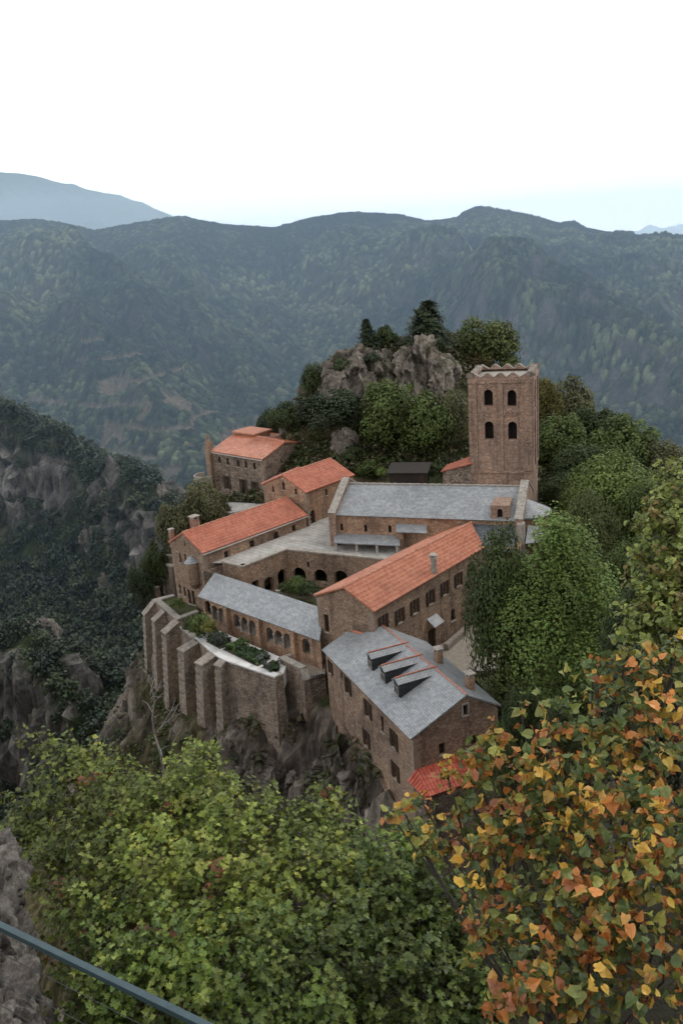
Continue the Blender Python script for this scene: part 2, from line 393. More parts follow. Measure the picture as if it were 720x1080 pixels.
def paving_mat():
    m, t, b, o = new_mat('pale_paving'); g = t.nodes.new('ShaderNodeNewGeometry')
    mp = t.nodes.new('ShaderNodeMapping'); mp.inputs['Rotation'].default_value = (0, 0, .75); t.links.new(g.outputs['Position'], mp.inputs[0])
    br = N(t, 'ShaderNodeTexBrick'); br.inputs['Scale'].default_value = 1; br.inputs['Brick Width'].default_value = 1.1; br.inputs['Row Height'].default_value = .7; br.inputs['Mortar Size'].default_value = .03
    br.inputs['Color1'].default_value = (.44, .42, .39, 1); br.inputs['Color2'].default_value = (.53, .51, .475, 1); br.inputs['Mortar'].default_value = (.25, .235, .21, 1); t.links.new(mp.outputs[0], br.inputs['Vector'])
    n = N(t, 'ShaderNodeTexNoise'); n.inputs['Scale'].default_value = .7; n.inputs['Detail'].default_value = 7; n.inputs['Roughness'].default_value = .65; t.links.new(g.outputs['Position'], n.inputs['Vector'])
    r = ramp_node(t, [(.32, (.62, .61, .59)), (.52, (1, 1, 1)), (.7, (1.12, 1.12, 1.1))], n.outputs[0]); c = mixc(t, .85, br.outputs['Color'], r.outputs[0], 'MULTIPLY')
    t.links.new(c, b.inputs['Base Color']); b.inputs['Roughness'].default_value = .85
    return m
MT['paving'] = paving_mat()
MT['path'] = noise_mat('pale_path', (0.68, 0.66, 0.63), (0.84, 0.83, 0.80), 1.0, bump=0.05)
MT['gravel'] = noise_mat('courtyard_gravel', (0.30, 0.26, 0.21), (0.42, 0.37, 0.31), 2.5, bump=0.2)
MT['sandy'] = noise_mat('sandy_terrace', (0.27, 0.215, 0.165), (0.40, 0.33, 0.26), 0.8, bump=0.1)
MT['lawn'] = noise_mat('lawn', (0.045, 0.058, 0.020), (0.10, 0.105, 0.040), 1.4, bump=0.5)
MT['soil'] = noise_mat('garden_soil', (0.07, 0.06, 0.04), (0.12, 0.10, 0.07), 3)
MT['wood'] = noise_mat('dark_wood', (0.035, 0.020, 0.013), (0.075, 0.042, 0.026), 8, rough=0.6)
MT['wood_grey'] = noise_mat('weathered_wood', (0.06, 0.05, 0.042), (0.11, 0.09, 0.075), 6)
MT['glass'] = noise_mat('dark_glass', (0.012, 0.014, 0.017), (0.03, 0.034, 0.04), 1.5, rough=0.12, bump=0)
MT['void'] = noise_mat('deep_shade', (0.012, 0.010, 0.009), (0.02, 0.017, 0.015), 1, rough=1, bump=0)
MT['curtain'] = noise_mat('pale_curtain', (0.22, 0.21, 0.20), (0.34, 0.33, 0.31), 3, rough=0.9, bump=0)
MT['plaster'] = noise_mat('white_mortar', (0.50, 0.46, 0.42), (0.66, 0.62, 0.57), 2)
MT['brick'] = stone_mat('chimney_brick', (0.22, 0.10, 0.07), (0.32, 0.16, 0.115), (0.42, 0.25, 0.19), (0.40, 0.33, 0.28), sx=5, sy=12)
MT['bark'] = noise_mat('bark', (0.035, 0.028, 0.022), (0.085, 0.07, 0.055), 9, bump=0.6)
MT['bark_pale'] = noise_mat('pale_dead_wood', (0.20, 0.18, 0.16), (0.36, 0.33, 0.30), 9, bump=0.4)
MT['rail'] = noise_mat('teal_painted_rail', (0.045, 0.078, 0.090), (0.062, 0.100, 0.113), 30, rough=0.35, bump=0.03, dist=0.002)
MT['steel'] = noise_mat('steel_wire', (0.03, 0.032, 0.033), (0.06, 0.062, 0.064), 20, rough=0.5, metal=0.3, bump=0)
MT['tile_bright'] = tile_mat('clay_tile_bright', (0.42, 0.075, 0.045), (0.52, 0.105, 0.06), (0.58, 0.15, 0.09))
MT['hut_wood'] = noise_mat('hut_wood', (0.025, 0.021, 0.018), (0.055, 0.046, 0.038), 6)
MT['leaf'] = leaf_mat('tree_leaf', vary=0.6)
MT['leaf_thin'] = leaf_mat('thin_leaf', trans=0.28, rough=0.42, spec=0.55)

MT['coping_dull'] = noise_mat('worn_coping', (0.20, 0.17, 0.14), (0.40, 0.35, 0.30), 2.2)
MT['quoin'] = noise_mat('dressed_quoin', (0.24, 0.175, 0.13), (0.42, 0.32, 0.245), 1.7)
# ================================================================== buildings
def xy(p): return np.array([p[0], p[1]], float)
def bil(q, s, t):
    e0, e1, r1, r0 = q
    return (e0 * (1 - s) + e1 * s) * (1 - t) + (r0 * (1 - s) + r1 * s) * t

def slope_mesh(mb, e0, e1, r1, r0, kind, m=0, th=0.12, seed=0):
    """one roof slope over a quad (eave e0-e1, ridge r0-r1): barrel tiles or slates, with its edges"""
    q = [np.asarray(p, float) for p in (e0, e1, r1, r0)]
    n = np.cross(q[1] - q[0], q[3] - q[0]); n /= np.linalg.norm(n)
    if n[2] < 0: n = -n
    LE = max(np.linalg.norm(q[1] - q[0]), np.linalg.norm(q[2] - q[3])); LS = np.linalg.norm(q[3] - q[0])
    if kind == 'tile':
        nc = max(2, int(LE / 0.27)); prof = [(0, 0.0), (0.18, 0.045), (0.38, 0.075), (0.62, 0.075), (0.82, 0.045)]
        S = []; H = []
        for c in range(nc):
            for a, h in prof: S.append((c + a) / nc); H.append(h)
        S.append(1.0); H.append(0)
        nr_ = max(2, int(LS / 0.42)); T = []; HT = []
        for r in range(nr_): T += [r / nr_, (r + 0.985) / nr_]; HT += [0.035, 0.0]
        T[-1] = 1.0
    else:
        nc, nr_ = max(2, int(LE / 0.8)), max(2, int(LS / 0.6))
        S = [i / nc for i in range(nc + 1)]; T = [i / nr_ for i in range(nr_ + 1)]; H = [0] * len(S); HT = [0] * len(T)
    S = np.array(S); T = np.array(T)
    sg, tg = np.meshgrid(S, T)
    P = bil(q, sg[..., None], tg[..., None])
    hh = np.array(H)[None, :] + np.array(HT)[:, None] + (0.10 if kind == 'tile' else .06) * fbm(sg * LE / 2.2 + seed * 7.3, tg * LS / 2.2, oct=2, seed=seed) * (np.sin(np.pi * sg) * np.sin(np.pi * tg)) ** .3
    P = P + n * (hh + 0.001)[..., None]
    nx, ny = len(S), len(T)
    for j in range(ny - 1):
        for i in range(nx - 1):
            mb.face([P[j, i], P[j, i + 1], P[j + 1, i + 1], P[j + 1, i]],
                    uv=[(S[i] * LE, T[j] * LS), (S[i + 1] * LE, T[j] * LS), (S[i + 1] * LE, T[j + 1] * LS), (S[i] * LE, T[j + 1] * LS)], m=m)
    B = lambda p: p - n * th
    for i in range(nx - 1):
        mb.face([B(P[0, i]), B(P[0, i + 1]), P[0, i + 1], P[0, i]], m=m); mb.face([P[-1, i], P[-1, i + 1], B(P[-1, i + 1]), B(P[-1, i])], m=m)
    for j in range(ny - 1):
        mb.face([P[j, 0], P[j + 1, 0], B(P[j + 1, 0]), B(P[j, 0])], m=m); mb.face([B(P[j, -1]), B(P[j + 1, -1]), P[j + 1, -1], P[j, -1]], m=m)
    mb.face([B(P[0, 0]), B(P[-1, 0]), B(P[-1, -1]), B(P[0, -1])], m=m)

class Wall:
    """an upright wall from p0 to p1 seen from its right-hand side, with true openings"""
    def __init__(s, p0, p1):
        s.p0, s.p1 = xy(p0), xy(p1); d = s.p1 - s.p0; s.L = float(np.hypot(*d)); s.d = d / s.L
        s.n = np.array([s.d[1], -s.d[0]]); s.open = []
    def P(s, a, z, off=0.0):
        q = s.p0 + s.d * a + s.n * off; return (q[0], q[1], z)
    def px(s, px, py, off=0.0):
        r = ray(px, py); o = s.p0 + s.n * off
        k = (o @ s.n) / (r[:2] @ s.n); h = r * k
        return float((h[:2] - s.p0) @ s.d), float(h[2])
    def opening(s, px, py, w, h, kind='window', arch=False, sh=0.0, name=None):
        a, z = s.px(px, py); s.open.append((a, z, w, h, kind, arch, sh, name)); return a, z
    @staticmethod
    def outline(a, z, w, h, arch, seg=8):
        pts = [(a - w / 2, z - h / 2), (a + w / 2, z - h / 2)]
        if arch:
            zc = z + h / 2 - w / 2
            for i in range(seg + 1):
                t = math.pi * i / seg; pts.append((a + w / 2 * math.cos(t), zc + w / 2 * math.sin(t)))
        else: pts += [(a + w / 2, z + h / 2), (a - w / 2, z + h / 2)]
        return pts
    def build(s, mb, prof, m=0, depth=0.32, parent=None, through=False):
        holes = []
        for (a, z, w, h, kind, arch, sh, name) in s.open:
            if w > 0: holes.append(s.outline(a, z, w, h, arch))
        loops = [[Vector((x, y, 0)) for x, y in prof]] + [[Vector((x, y, 0)) for x, y in hh] for hh in holes]
        flat = [v for l in loops for v in l]
        for t in tessellate_polygon(loops):
            q = [flat[i] for i in t]
            if (q[1] - q[0]).cross(q[2] - q[0]).z < 0: q = q[::-1]
            mb.face([s.P(v.x, v.y) for v in q], uv=[(v.x, v.y) for v in q], m=m)
        for hh in holes:
            for i in range(len(hh)):
                (a0, z0), (a1, z1) = hh[i], hh[(i + 1) % len(hh)]
                mb.face([s.P(a0, z0), s.P(a0, z0, -depth), s.P(a1, z1, -depth), s.P(a1, z1)], uv=[(a0, z0), (a0 + depth, z0), (a1 + depth, z1), (a1, z1)], m=m)
        if parent is not None:
            for o in s.open: s.fit(o, depth, parent)
    def fit(s, o, depth, parent):
        a, z, w, h, kind, arch, sh, name = o
        hh = s.outline(a, z, w, h, arch); b = MB(); off = -depth + 0.04
        if kind == 'none': return
        pm = {'window': MT['glass'], 'void': MT['void'], 'door': MT['wood'], 'blind': MT['curtain']}[kind]
        pts = [s.P(x, y, off) for x, y in hh]
        b.face(pts, uv=hh, m=1)
        bw = min(0.07, w * 0.14)
        if kind in ('window', 'blind', 'door'):
            for (x0, y0), (x1, y1) in zip(hh, hh[1:] + hh[:1]): b.bar(s.P(x0, y0, off + .03), s.P(x1, y1, off + .03), bw * 1.6, bw, m=0)
            top = z + h / 2 - (0.02 if arch else 0)
            b.bar(s.P(a, z - h / 2, off + .03), s.P(a, top, off + .03), bw, bw, m=0)
            if kind != 'door' and h > 0.7:
                for f in ((0.36,) if h < 1.4 else (0.25, 0.5, 0.75)): b.bar(s.P(a - w / 2, z - h / 2 + h * f, off + .03), s.P(a + w / 2, z - h / 2 + h * f, off + .03), bw * .8, bw * .8, m=0)
            if kind == 'door':
                for f in (-0.25, 0.25): b.bar(s.P(a + f * w, z - h / 2, off + .015), s.P(a + f * w, z + h / 2 - (w * .2 if arch else 0), off + .015), .025, .03, m=0)
        b.build(name or ('door' if kind == 'door' else 'window'), [MT['wood'], pm], parent)
        if kind in ('window', 'blind', 'door') and not name:
            c = MB(); c.bar(s.P(a - w / 2 - .08, z - h / 2 - .05, .02), s.P(a + w / 2 + .08, z - h / 2 - .05, .02), .16, .09)
            c.build('sill', MT['coping'], parent)
        if sh:
            for sg in (-1, 1):
                c = MB(); ca = a + sg * (w / 2 + sh / 2 + .02)
                c.box(s.P(ca, z, .045), sh, .045, h, u=(s.d[0], s.d[1], 0))
                nl_ = max(4, int(h / .16))
                for i in range(nl_): c.box(s.P(ca, z - h / 2 + h * (i + .5) / nl_, .08), sh * .78, .02, h / nl_ * .55, u=(s.d[0], s.d[1], 0))
                c.build('shutter', MT['wood'], parent)

def house(name, label, cat, C, zb, wm, rk, rm, op, ov=0.28, rr=1.0, ovg=0.12, ridge=None, group=None, eave_line=None, depth=0.32):
    """gabled house from its six roof corners C; op: openings per wall"""
    nl, nr, fr, fl, ra, rf = [np.asarray(C[k], float) for k in ('nl', 'nr', 'fr', 'fl', 'ra', 'rf')]
    root = thing(name, label, cat, tuple(Vector(((nl[0] + fr[0]) / 2, (nl[1] + fr[1]) / 2, zb))), group)
    def inset(p, toward_u, toward_v):
        a = xy(toward_u) - xy(p); a /= np.hypot(*a); b = xy(toward_v) - xy(p); b /= np.hypot(*b)
        return xy(p) + a * ov + b * ovg
    wnl, wnr, wfr, wfl = inset(nl, nr, fl), inset(nr, nl, fr), inset(fr, fl, nr), inset(fl, fr, nl)
    sl_r = (ra[2] - nr[2]) / max(.5, np.hypot(*(xy(ra) - xy(nr)))); sl_l = (ra[2] - nl[2]) / max(.5, np.hypot(*(xy(ra) - xy(nl))))
    drop = 0.07
    ztop = {'nl': nl[2] + ov * sl_l - drop, 'nr': nr[2] + ov * sl_r - drop, 'fr': fr[2] + ov * sl_r - drop, 'fl': fl[2] + ov * sl_l - drop}
    W = {'near': Wall(wnl, wnr), 'right': Wall(wnr, wfr), 'far': Wall(wfr, wfl), 'left': Wall(wfl, wnl)}
    mb = MB()
    for k, wl in W.items():
        for o in op.get(k, []): wl.opening(*o)
        if k == 'near': a = float((xy(ra) - wl.p0) @ wl.d); prof = [(0, zb), (wl.L, zb), (wl.L, ztop['nr']), (a, ra[2] - drop), (0, ztop['nl'])]
        elif k == 'far': a = float((xy(rf) - wl.p0) @ wl.d); prof = [(0, zb), (wl.L, zb), (wl.L, ztop['fl']), (min(max(a, .05), wl.L - .05), rf[2] - drop), (0, ztop['fr'])]
        elif k == 'right': prof = [(0, zb), (wl.L, zb), (wl.L, ztop['fr']), (0, ztop['nr'])]
        else: prof = [(0, zb), (wl.L, zb), (wl.L, ztop['nl']), (0, ztop['fl'])]
        wl.build(mb, prof, depth=depth, parent=root)
    mb.build('wall', wm, root)
    qb = MB(); rq = random.Random(len(name))                    # dressed quoins at the corners that show
    for w0, w1, zt_ in ((W['near'], W['right'], ztop['nr']), (W['left'], W['near'], ztop['nl']), (W['right'], W['far'], ztop['fr'])):
        z_ = zt_ - .25; k_ = 0
        while z_ > max(zb, zt_ - 9):
            h_ = rq.uniform(.24, .36); la, lb_ = (.52, .30) if k_ % 2 else (.30, .52)
            c_ = w1.p0 - w0.d * la / 2 + w1.d * lb_ / 2 + (w0.n + w1.n) * .018
            qb.box((c_[0] , c_[1], z_ - h_ / 2), 1, 1, h_ - .03, u=(w0.d[0], w0.d[1], 0)) if False else None
            for wl_, a_, l_ in ((w0, w0.L - la / 2, la), (w1, lb_ / 2, lb_)):
                qb.box(wl_.P(a_, z_ - h_ / 2, -.05), l_ + .03, .15, h_ - .03, u=(wl_.d[0], wl_.d[1], 0))
            z_ -= h_; k_ += 1
    qb.build('quoins', MT['quoin'], root)
    rb = MB()
    slope_mesh(rb, nr, fr, rf, ra, rk, 0, seed=len(name)); slope_mesh(rb, fl, nl, ra, rf, rk, 0, seed=len(name) + 3)
    roof = rb.build('roof', rm, root)
    cb = MB(); npc = max(3, int(np.linalg.norm(rf - ra) / .42))
    for i in range(npc):
        a = ra + (rf - ra) * (i / npc); b = ra + (rf - ra) * ((i + .97) / npc); k = np.array([0, 0, .03 + .03 * (i % 2)])
        cb.tube([a + k, b + k], [.13 * rr, .115 * rr], n=7)
    if ridge is not False: cb.build('ridge_tiles', ridge or MT['tile_pink'], roof)
    if eave_line:
        eb = MB()
        for a, b in (((nr, fr),) if eave_line == 'right' else ((nl, fl), (nr, fr))):
            dv = (b - a) / np.linalg.norm(b - a)
            eb.bar(a + np.array([0, 0, -.16]), b + np.array([0, 0, -.16]), .10, .12)
        eb.build('eave_band', MT['plaster'], root)
    root_walls[name] = W
    return root, W
root_walls = {}

def chimney(parent, p, w, h, mat, cap=True, u=(1, 0, 0), round_=False):
    b = MB()
    if round_:
        b.tube([(p[0], p[1], p[2] - .6), (p[0], p[1], p[2] + h)], [w / 2, w / 2 * .92], n=12)
    else: b.box((p[0], p[1], p[2] + h / 2 - .3), w, w * .8, h + .6, u=u)
    c = b.build('chimney', mat, parent)
    if cap:
        k = MB()
        if round_:
            k.tube([(p[0], p[1], p[2] + h + .002), (p[0], p[1], p[2] + h + .14)], [w * .62, w * .62], n=12)
            for i in range(4):
                a = i * math.pi / 2 + .4; k.box((p[0] + w * .38 * math.cos(a), p[1] + w * .38 * math.sin(a), p[2] + h + .26), .12, .12, .26)
            k.tube([(p[0], p[1], p[2] + h + .37), (p[0], p[1], p[2] + h + .45)], [w * .66, w * .5], n=12)
        else:
            for sx in (-1, 1): k.box(Vector((p[0], p[1], p[2] + h + .12)) + Vector(u).normalized() * (sx * w * .36), w * .22, w * .75, .24, u=u)
            k.box((p[0], p[1], p[2] + h + .29), w * 1.25, w * 1.05, .10, u=u)
        k.build('chimney_cap', MT['coping'], c)
    return c

# ---- levels surveyed from the photograph (viewpoint at height 0)
Z_TER, Z_COURT, Z_GARD, Z_YARD = -32.0, -36.0, -36.6, -37.6

# ---- house with the long tiled roof over the south range
s_ = 0.977
def sc(v, k): return np.array(v) * k
Bc = dict(nl=sc((-3.176, 73.325, -31.0), s_), nr=sc((2.25, 68.75, -31.05), s_), ra=sc((-.33, 70.742, -29.348), s_), rf=U(497, 551.5, -29.348 * s_), fr=U(510.5, 578, -31.0 * s_))
Bc['fl'] = Bc['nl'] + (Bc['rf'] - Bc['ra']) * 1.0 + np.array([0, 0, 0.0])
b_op = {'near': [(344.2, 657.5, .55, 1.75, 'door', False, 0)],
        'right': [(px, py, .66, 1.35, 'blind', False, .36) for px, py in ((404, 656.5), (421.3, 649.5), (437, 639.8), (453.8, 630), (468.8, 620.5), (483, 611.2), (496.7, 600.5))]
                 + [(455.5, 674, 1.3, 2.1, 'door', False, 0), (477.5, 648.5, .75, 1.25, 'window', True, 0)]}
B_root, BW = house('refectory_wing', 'long stone wing under an orange tiled roof with seven pairs of dark shutters', 'building', Bc, -40.0, MT['rubble'], 'tile', MT['tile'], b_op)
wB = BW['right']
a0, z0 = wB.px(455.3, 657.5)
cb_ = MB(); q = [np.array(wB.P(a0 - .8, z0 + .1, .9)), np.array(wB.P(a0 + .8, z0 + .1, .9)), np.array(wB.P(a0 + .8, z0 + .75, .02)), np.array(wB.P(a0 - .8, z0 + .75, .02))]
slope_mesh(cb_, *q, 'slate'); cb_.build('door_canopy', MT['slate'], B_root)
_p = U(457.3, 601, -30.35 * .982)
chimney(B_root, (_p[0], _p[1], _p[2]), .62, 1.15, MT['coping'], round_=True)

# ---- slate house with three dormers
Ec = dict(nl=U(432.5, 780, -34), nr=U(528.5, 744, -33.6), ra=U(491.7, 733, -31.9), rf=U(403.3, 659.7, -32.0), fl=U(339, 685.3, -34), fr=U(450, 677, -33.6))
e_op = {'near': [(490.3, 749, .36, .85, 'window', False, 0), (466.2, 790, .52, .95, 'window', False, 0), (500, 780.8, .52, .85, 'window', False, 0)],
        'left': [(348.5, 704, .35, 1.2, 'window', False, .3), (367, 723.5, .5, 1.45, 'window', False, .36), (388, 748, .55, 1.45, 'window', False, .38), (403.2, 764, .45, 1.4, 'door', False, .0),
                 (415.3, 780, .5, 1.45, 'window', False, .38), (386.5, 779, .5, 1.45, 'window', False, .38), (417, 813.5, .5, 1.4, 'window', False, .4), (360.5, 712, .3, .6, 'void', False, 0)]}
E_root, EW = house('dormer_house', 'brown stone house with a grey slate roof carrying three black dormers', 'building', Ec, -50.0, MT['rubble'], 'slate', MT['slate'], e_op, rr=.5, ridge=MT['tile_red'])
# far end roof strip beside the wing: a small hip with a red ridge line
hb = MB(); slope_mesh(hb, U(339.5, 685, -33.95), U(388.5, 671.5, -32.85), U(388.5, 671.0, -32.72), U(368, 664, -33.0), 'slate')
hr = hb.build('roof', MT['slate'], E_root)
k = MB(); k.tube([U(367, 663.8, -32.95), U(389, 671, -32.70)], .13, n=7); k.build('ridge_tiles', MT['tile_red'], hr)
# dormers stand on the left slope
eN = np.cross(Ec['rf'] - Ec['ra'], Ec['nl'] - Ec['ra']); eN /= np.linalg.norm(eN); eN = eN if eN[2] > 0 else -eN
def on_slope(px, py):
    r = ray(px, py); return r * ((Ec['ra'] @ eN) / (r @ eN))
ea = Ec['rf'] - Ec['ra']; ea /= np.linalg.norm(ea); eh = np.array([ea[1], -ea[0], 0]); eh /= np.linalg.norm(eh)
if eh @ (Ec['nl'] - Ec['ra']) < 0: eh = -eh
for (bx, by, tx, ty) in ((393.5, 709.0, 424.0, 685.0), (407.5, 723, 439.0, 697.0), (422.0, 737.0, 455.5, 710.5)):
    F0 = on_slope(bx, by); T0 = on_slope(tx, ty)                      # foot of the near cheek and the point where the ridge meets the slope
    d = T0 - F0; dh = np.array([-eh[0], -eh[1], 0])                    # into the roof
    run = (d @ dh) ; hgt = 1.25; wd = 1.0
    f0 = F0; f1 = F0 + ea * wd * 1.0; f1 = np.array([f1[0], f1[1], F0[2]])
    t0 = F0 + np.array([0, 0, hgt]); t1 = f1 + np.array([0, 0, hgt])
    fm = (t0 + t1) / 2 + np.array([0, 0, .30])
    def back(p):       # run a horizontal-ish line back into the roof slope
        den = dh @ eN; kk = ((Ec['ra'] - p) @ eN) / den; return p + dh * max(kk, .1)
    g = MB()
    g.face([f0, t0, back(t0)]); g.face([f1, back(t1), t1]); g.face([f0, f1, t1, fm, t0])
    dm = g.build('dormer', MT['dormer'], E_root)
    g = MB(); o_ = eh * .16
    slope_mesh(g, t0 + o_ - ea * .08 + np.array([0, 0, -.02]), back(t0) - ea * .08, back(fm), fm + o_, 'slate', th=.06); slope_mesh(g, back(t1) + ea * .08, t1 + o_ + ea * .08 + np.array([0, 0, -.02]), fm + o_, back(fm), 'slate', th=.06)
    g.build('dormer_roof', MT['slate'], dm)
    g = MB(); kz = np.array([0, 0, .04]); g.tube([fm + o_ + kz, back(fm) + kz], .06, n=6); g.build('ridge_tiles', MT['tile_red'], dm)
    g = MB(); c = (f0 + f1) / 2 + np.array([0, 0, .52]) + eh * .03
    g.box(c, wd * .66, .04, .62, u=tuple(ea), m=1)
    for sx in (-.5, 0, .5): g.box(c + ea * (sx * wd * .66) + eh * .03, .05, .05, .66, u=tuple(ea))
    for sz in (-.31, .31): g.box(c + eh * .035 + np.array([0, 0, sz]), wd * .70, .05, .05, u=tuple(ea))
    g.build('window', [MT['coping'], MT['glass']], dm)
eNr = np.cross(Ec['rf'] - Ec['ra'], Ec['nr'] - Ec['ra']); eNr /= np.linalg.norm(eNr)
def on_right(px, py):
    r = ray(px, py); return r * ((Ec['ra'] @ eNr) / (r @ eNr))
for px, py in ((462.5, 699.5), (495.5, 726.5)):
    p = on_right(px, py); chimney(E_root, p, .62, 1.05, MT['rubble_warm'], u=tuple(ea))
# pale band under the gable window, and the lean-to with bright red tiles
wE = EW['near']
g = MB(); a0, z0 = wE.px(490.5, 749)
for o_ in ((-.26, 0, .12, 1.0), (.26, 0, .12, 1.0), (0, -.5, .62, .12), (0, .5, .62, .12)):
    g.box(wE.P(a0 + o_[0], z0 + o_[1], .03), o_[2], .07, o_[3], u=(wE.d[0], wE.d[1], 0))
g.build('window_surround', MT['coping'], E_root)
lt = thing('lean_to', 'low stone lean-to with bright red corrugated tiles against the slate house gable', 'lean-to', tuple(wE.P(wE.L * .5, -42, 1)))
aL, zL = wE.px(447, 808.5); aR, zR = wE.px(512, 793)
aL = -.9; zt = zL - .05
P3 = lambda a, z, off: np.array(wE.P(a, z, off))
g = MB(); slope_mesh(g, P3(aL + .9, zt - .95, 2.1), P3(aR + .3, zt - .95, 2.1), P3(aR + .3, zt, .03), P3(aL + .9, zt, .03), 'tile'); g.build('roof', MT['tile_bright'], lt)
g = MB(); slope_mesh(g, P3(aL + .25, zt - .62, .1), P3(aL + .62, zt - 1.05, 2.0), P3(aL + .93, zt - .90, 2.05), P3(aL + .93, zt + .05, .05), 'tile'); g.build('roof', MT['tile_bright'], lt)
g = MB()
lw = Wall(P3(aL + .75, 0, 1.85)[:2], P3(aR + .1, 0, 1.85)[:2]); lw.build(g, [(0, -50), (lw.L, -50), (lw.L, zt - .98), (0, zt - .98)])
lw = Wall(P3(aR + .1, 0, 1.85)[:2], P3(aR + .1, 0, .01)[:2]); lw.build(g, [(0, -50), (lw.L, -50), (lw.L, zt - .1), (0, zt - .98)])
lw = Wall(P3(aL + .75, 0, .01)[:2], P3(aL + .75, 0, 1.85)[:2]); lw.build(g, [(0, -50), (lw.L, -50), (lw.L, zt - .98), (0, zt - .1)])
g.build('wall', MT['rubble_dark'], lt)

# ---- tiled house at the head of the garden, turret on its gable
kA = 1.03
Ac = {k: sc(v, kA) for k, v in dict(nl=(-18.974, 87.651, -29.6), nr=(-14.604, 83.21, -29.6), fr=(-3.893, 93.75, -29.6), fl=(-8.263, 98.191, -29.6), ra=(-16.911, 85.554, -27.945), rf=(-6.2, 96.094, -27.945)).items()}
a_op = {'near': [(194.8, 573, .2, .7, 'void', False, 0), (190, 588.5, .38, 1.1, 'window', False, 0), (195.6, 589.5, .38, 1.1, 'window', False, 0), (189.8, 621.5, .42, 1.15, 'window', False, .0), (194.8, 624, .42, 1.15, 'window', False, 0), (199.8, 629.5, .5, 1.7, 'door', False, 0), (204.0, 630.5, .5, 1.7, 'door', False, 0)],
        'right': [(291.3, 566.5, .8, 1.35, 'door', True, 0), (238.7, 585, .55, .8, 'window', False, 0), (265.8, 573.5, .7, .8, 'window', False, 0), (310, 557, .6, .8, 'window', False, 0)]}
A_root, AW = house('turret_house', 'stone house with orange tiles, two chimneys and a small corner turret', 'building', Ac, -41.0, MT['rubble'], 'tile', MT['tile_red'], a_op, eave_line='right')
wA = AW['near']
a0, z0 = wA.px(205.5, 600); c = wA.P(a0, 0, .28)
g = MB(); zt = wA.px(205.5, 592)[1]; zb_ = wA.px(205.5, 613)[1]
g.tube([(c[0], c[1], zb_ - .7), (c[0], c[1], zb_), (c[0], c[1], zt)], [.25, .72, .72], n=16); tu = g.build('turret', MT['rubble'], A_root)
g = MB(); g.tube([(c[0], c[1], zt + .002), (c[0], c[1], zt + .75)], [.86, .03], n=16); g.build('turret_roof', MT['slate'], tu)
p = Ac['ra'] * .18 + Ac['rf'] * .82
def on_left_A(px, py):
    n = np.cross(Ac['rf'] - Ac['ra'], Ac['nl'] - Ac['ra']); r = ray(px, py); return r * ((Ac['ra'] @ n) / (r @ n))
chimney(A_root, Ac['ra'] * .87 + Ac['rf'] * .13 + np.array([-.25, .25, -.15]), .85, 1.15, MT['brick'], u=(.7, .7, 0))
chimney(A_root, Ac['nl'] * .93 + Ac['ra'] * .07 + np.array([.35, .1, -.2]), .5, 1.35, MT['brick'], u=(.7, .7, 0))

# ---- chapel house with three little windows in its gable
kD = 1.015
Dc = {k: sc(v, kD) for k, v in dict(nl=(-9.596, 101.037, -27.5), nr=(-3.903, 95.772, -27.5), fr=(2.03, 102.187, -27.5), fl=(-3.663, 107.452, -27.5), ra=(-6.731, 98.387, -25.821), rf=(-.797, 104.802, -25.821)).items()}
d_op = {'near': [(287.8, 516, .42, .85, 'window', True, 0), (298.8, 512.5, .46, 1.05, 'window', True, 0), (311.7, 518.5, .42, .8, 'window', True, 0)],
        'right': [(344.2, 519, .42, .85, 'window', False, 0), (329.8, 546, .95, 1.9, 'door', True, 0)]}
D_root, DW = house('gatehouse', 'square stone house with an orange roof and three small arched gable windows', 'building', Dc, -36.0, MT['rubble_warm'], 'tile', MT['tile_red'], d_op)
# side shed roof on the left of its gable
g = MB(); slope_mesh(g, U(275.5, 511, -27.9) + np.array([0, .5, 0]), U(275.5, 511, -27.9) + np.array([2.4, 3.2, .1]), U(297, 500.5, -26.5) + np.array([2.2, 3.2, 0]), U(291, 503.5, -26.6) + np.array([0, .5, 0]), 'tile'); g.build('roof', MT['tile_red'], D_root)

# ---- guest house far left
F1, F2 = U(221.3, 475.8, -26.4), U(275.8, 484.7, -26.4); R2, R1 = U(300.3, 466.3, -25.2), U(249, 455.5, -25.2)
Fc = dict(nr=F1, fr=F2, ra=R1, rf=R2); Fc['nl'] = 2 * R1 - F1; Fc['nl'][2] = -26.4; Fc['fl'] = 2 * R2 - F2; Fc['fl'][2] = -26.4
f_op = {'right': [(231.3, 485, .5, .95, 'window', False, 0), (240, 486.7, .5, .95, 'window', False, 0), (251.2, 488.8, .5, .95, 'window', False, 0), (259.2, 490, .5, .95, 'window', False, 0), (268.3, 491.7, .5, .95, 'window', False, 0),
                 (239.7, 508.7, .62, 1.9, 'door', True, .42), (256.7, 512.5, .62, 1.9, 'door', True, .42), (268.9, 515, .62, 1.9, 'door', True, .42)],
        'far': [(297, 486, .45, .7, 'window', False, 0)]}
F_root, FW = house('guest_house', 'two-storey stone house with a low orange roof and tall brown shutters at the far left', 'building', Fc, -38.0, MT['rubble_dark'], 'tile', MT['tile'], f_op, eave_line='right')
fx = F1 - np.array([.5, -.4, 0])
g = MB(); g.box((fx[0] + .35, fx[1] - .2, -31.6), .9, .8, 13.0, u=(.73, -.68, 0)); g.box((fx[0] + .35, fx[1] - .2, -24.6), .5, .45, 1.0, u=(.73, -.68, 0), taper=.6); g.build('chimney', MT['rubble'], F_root)
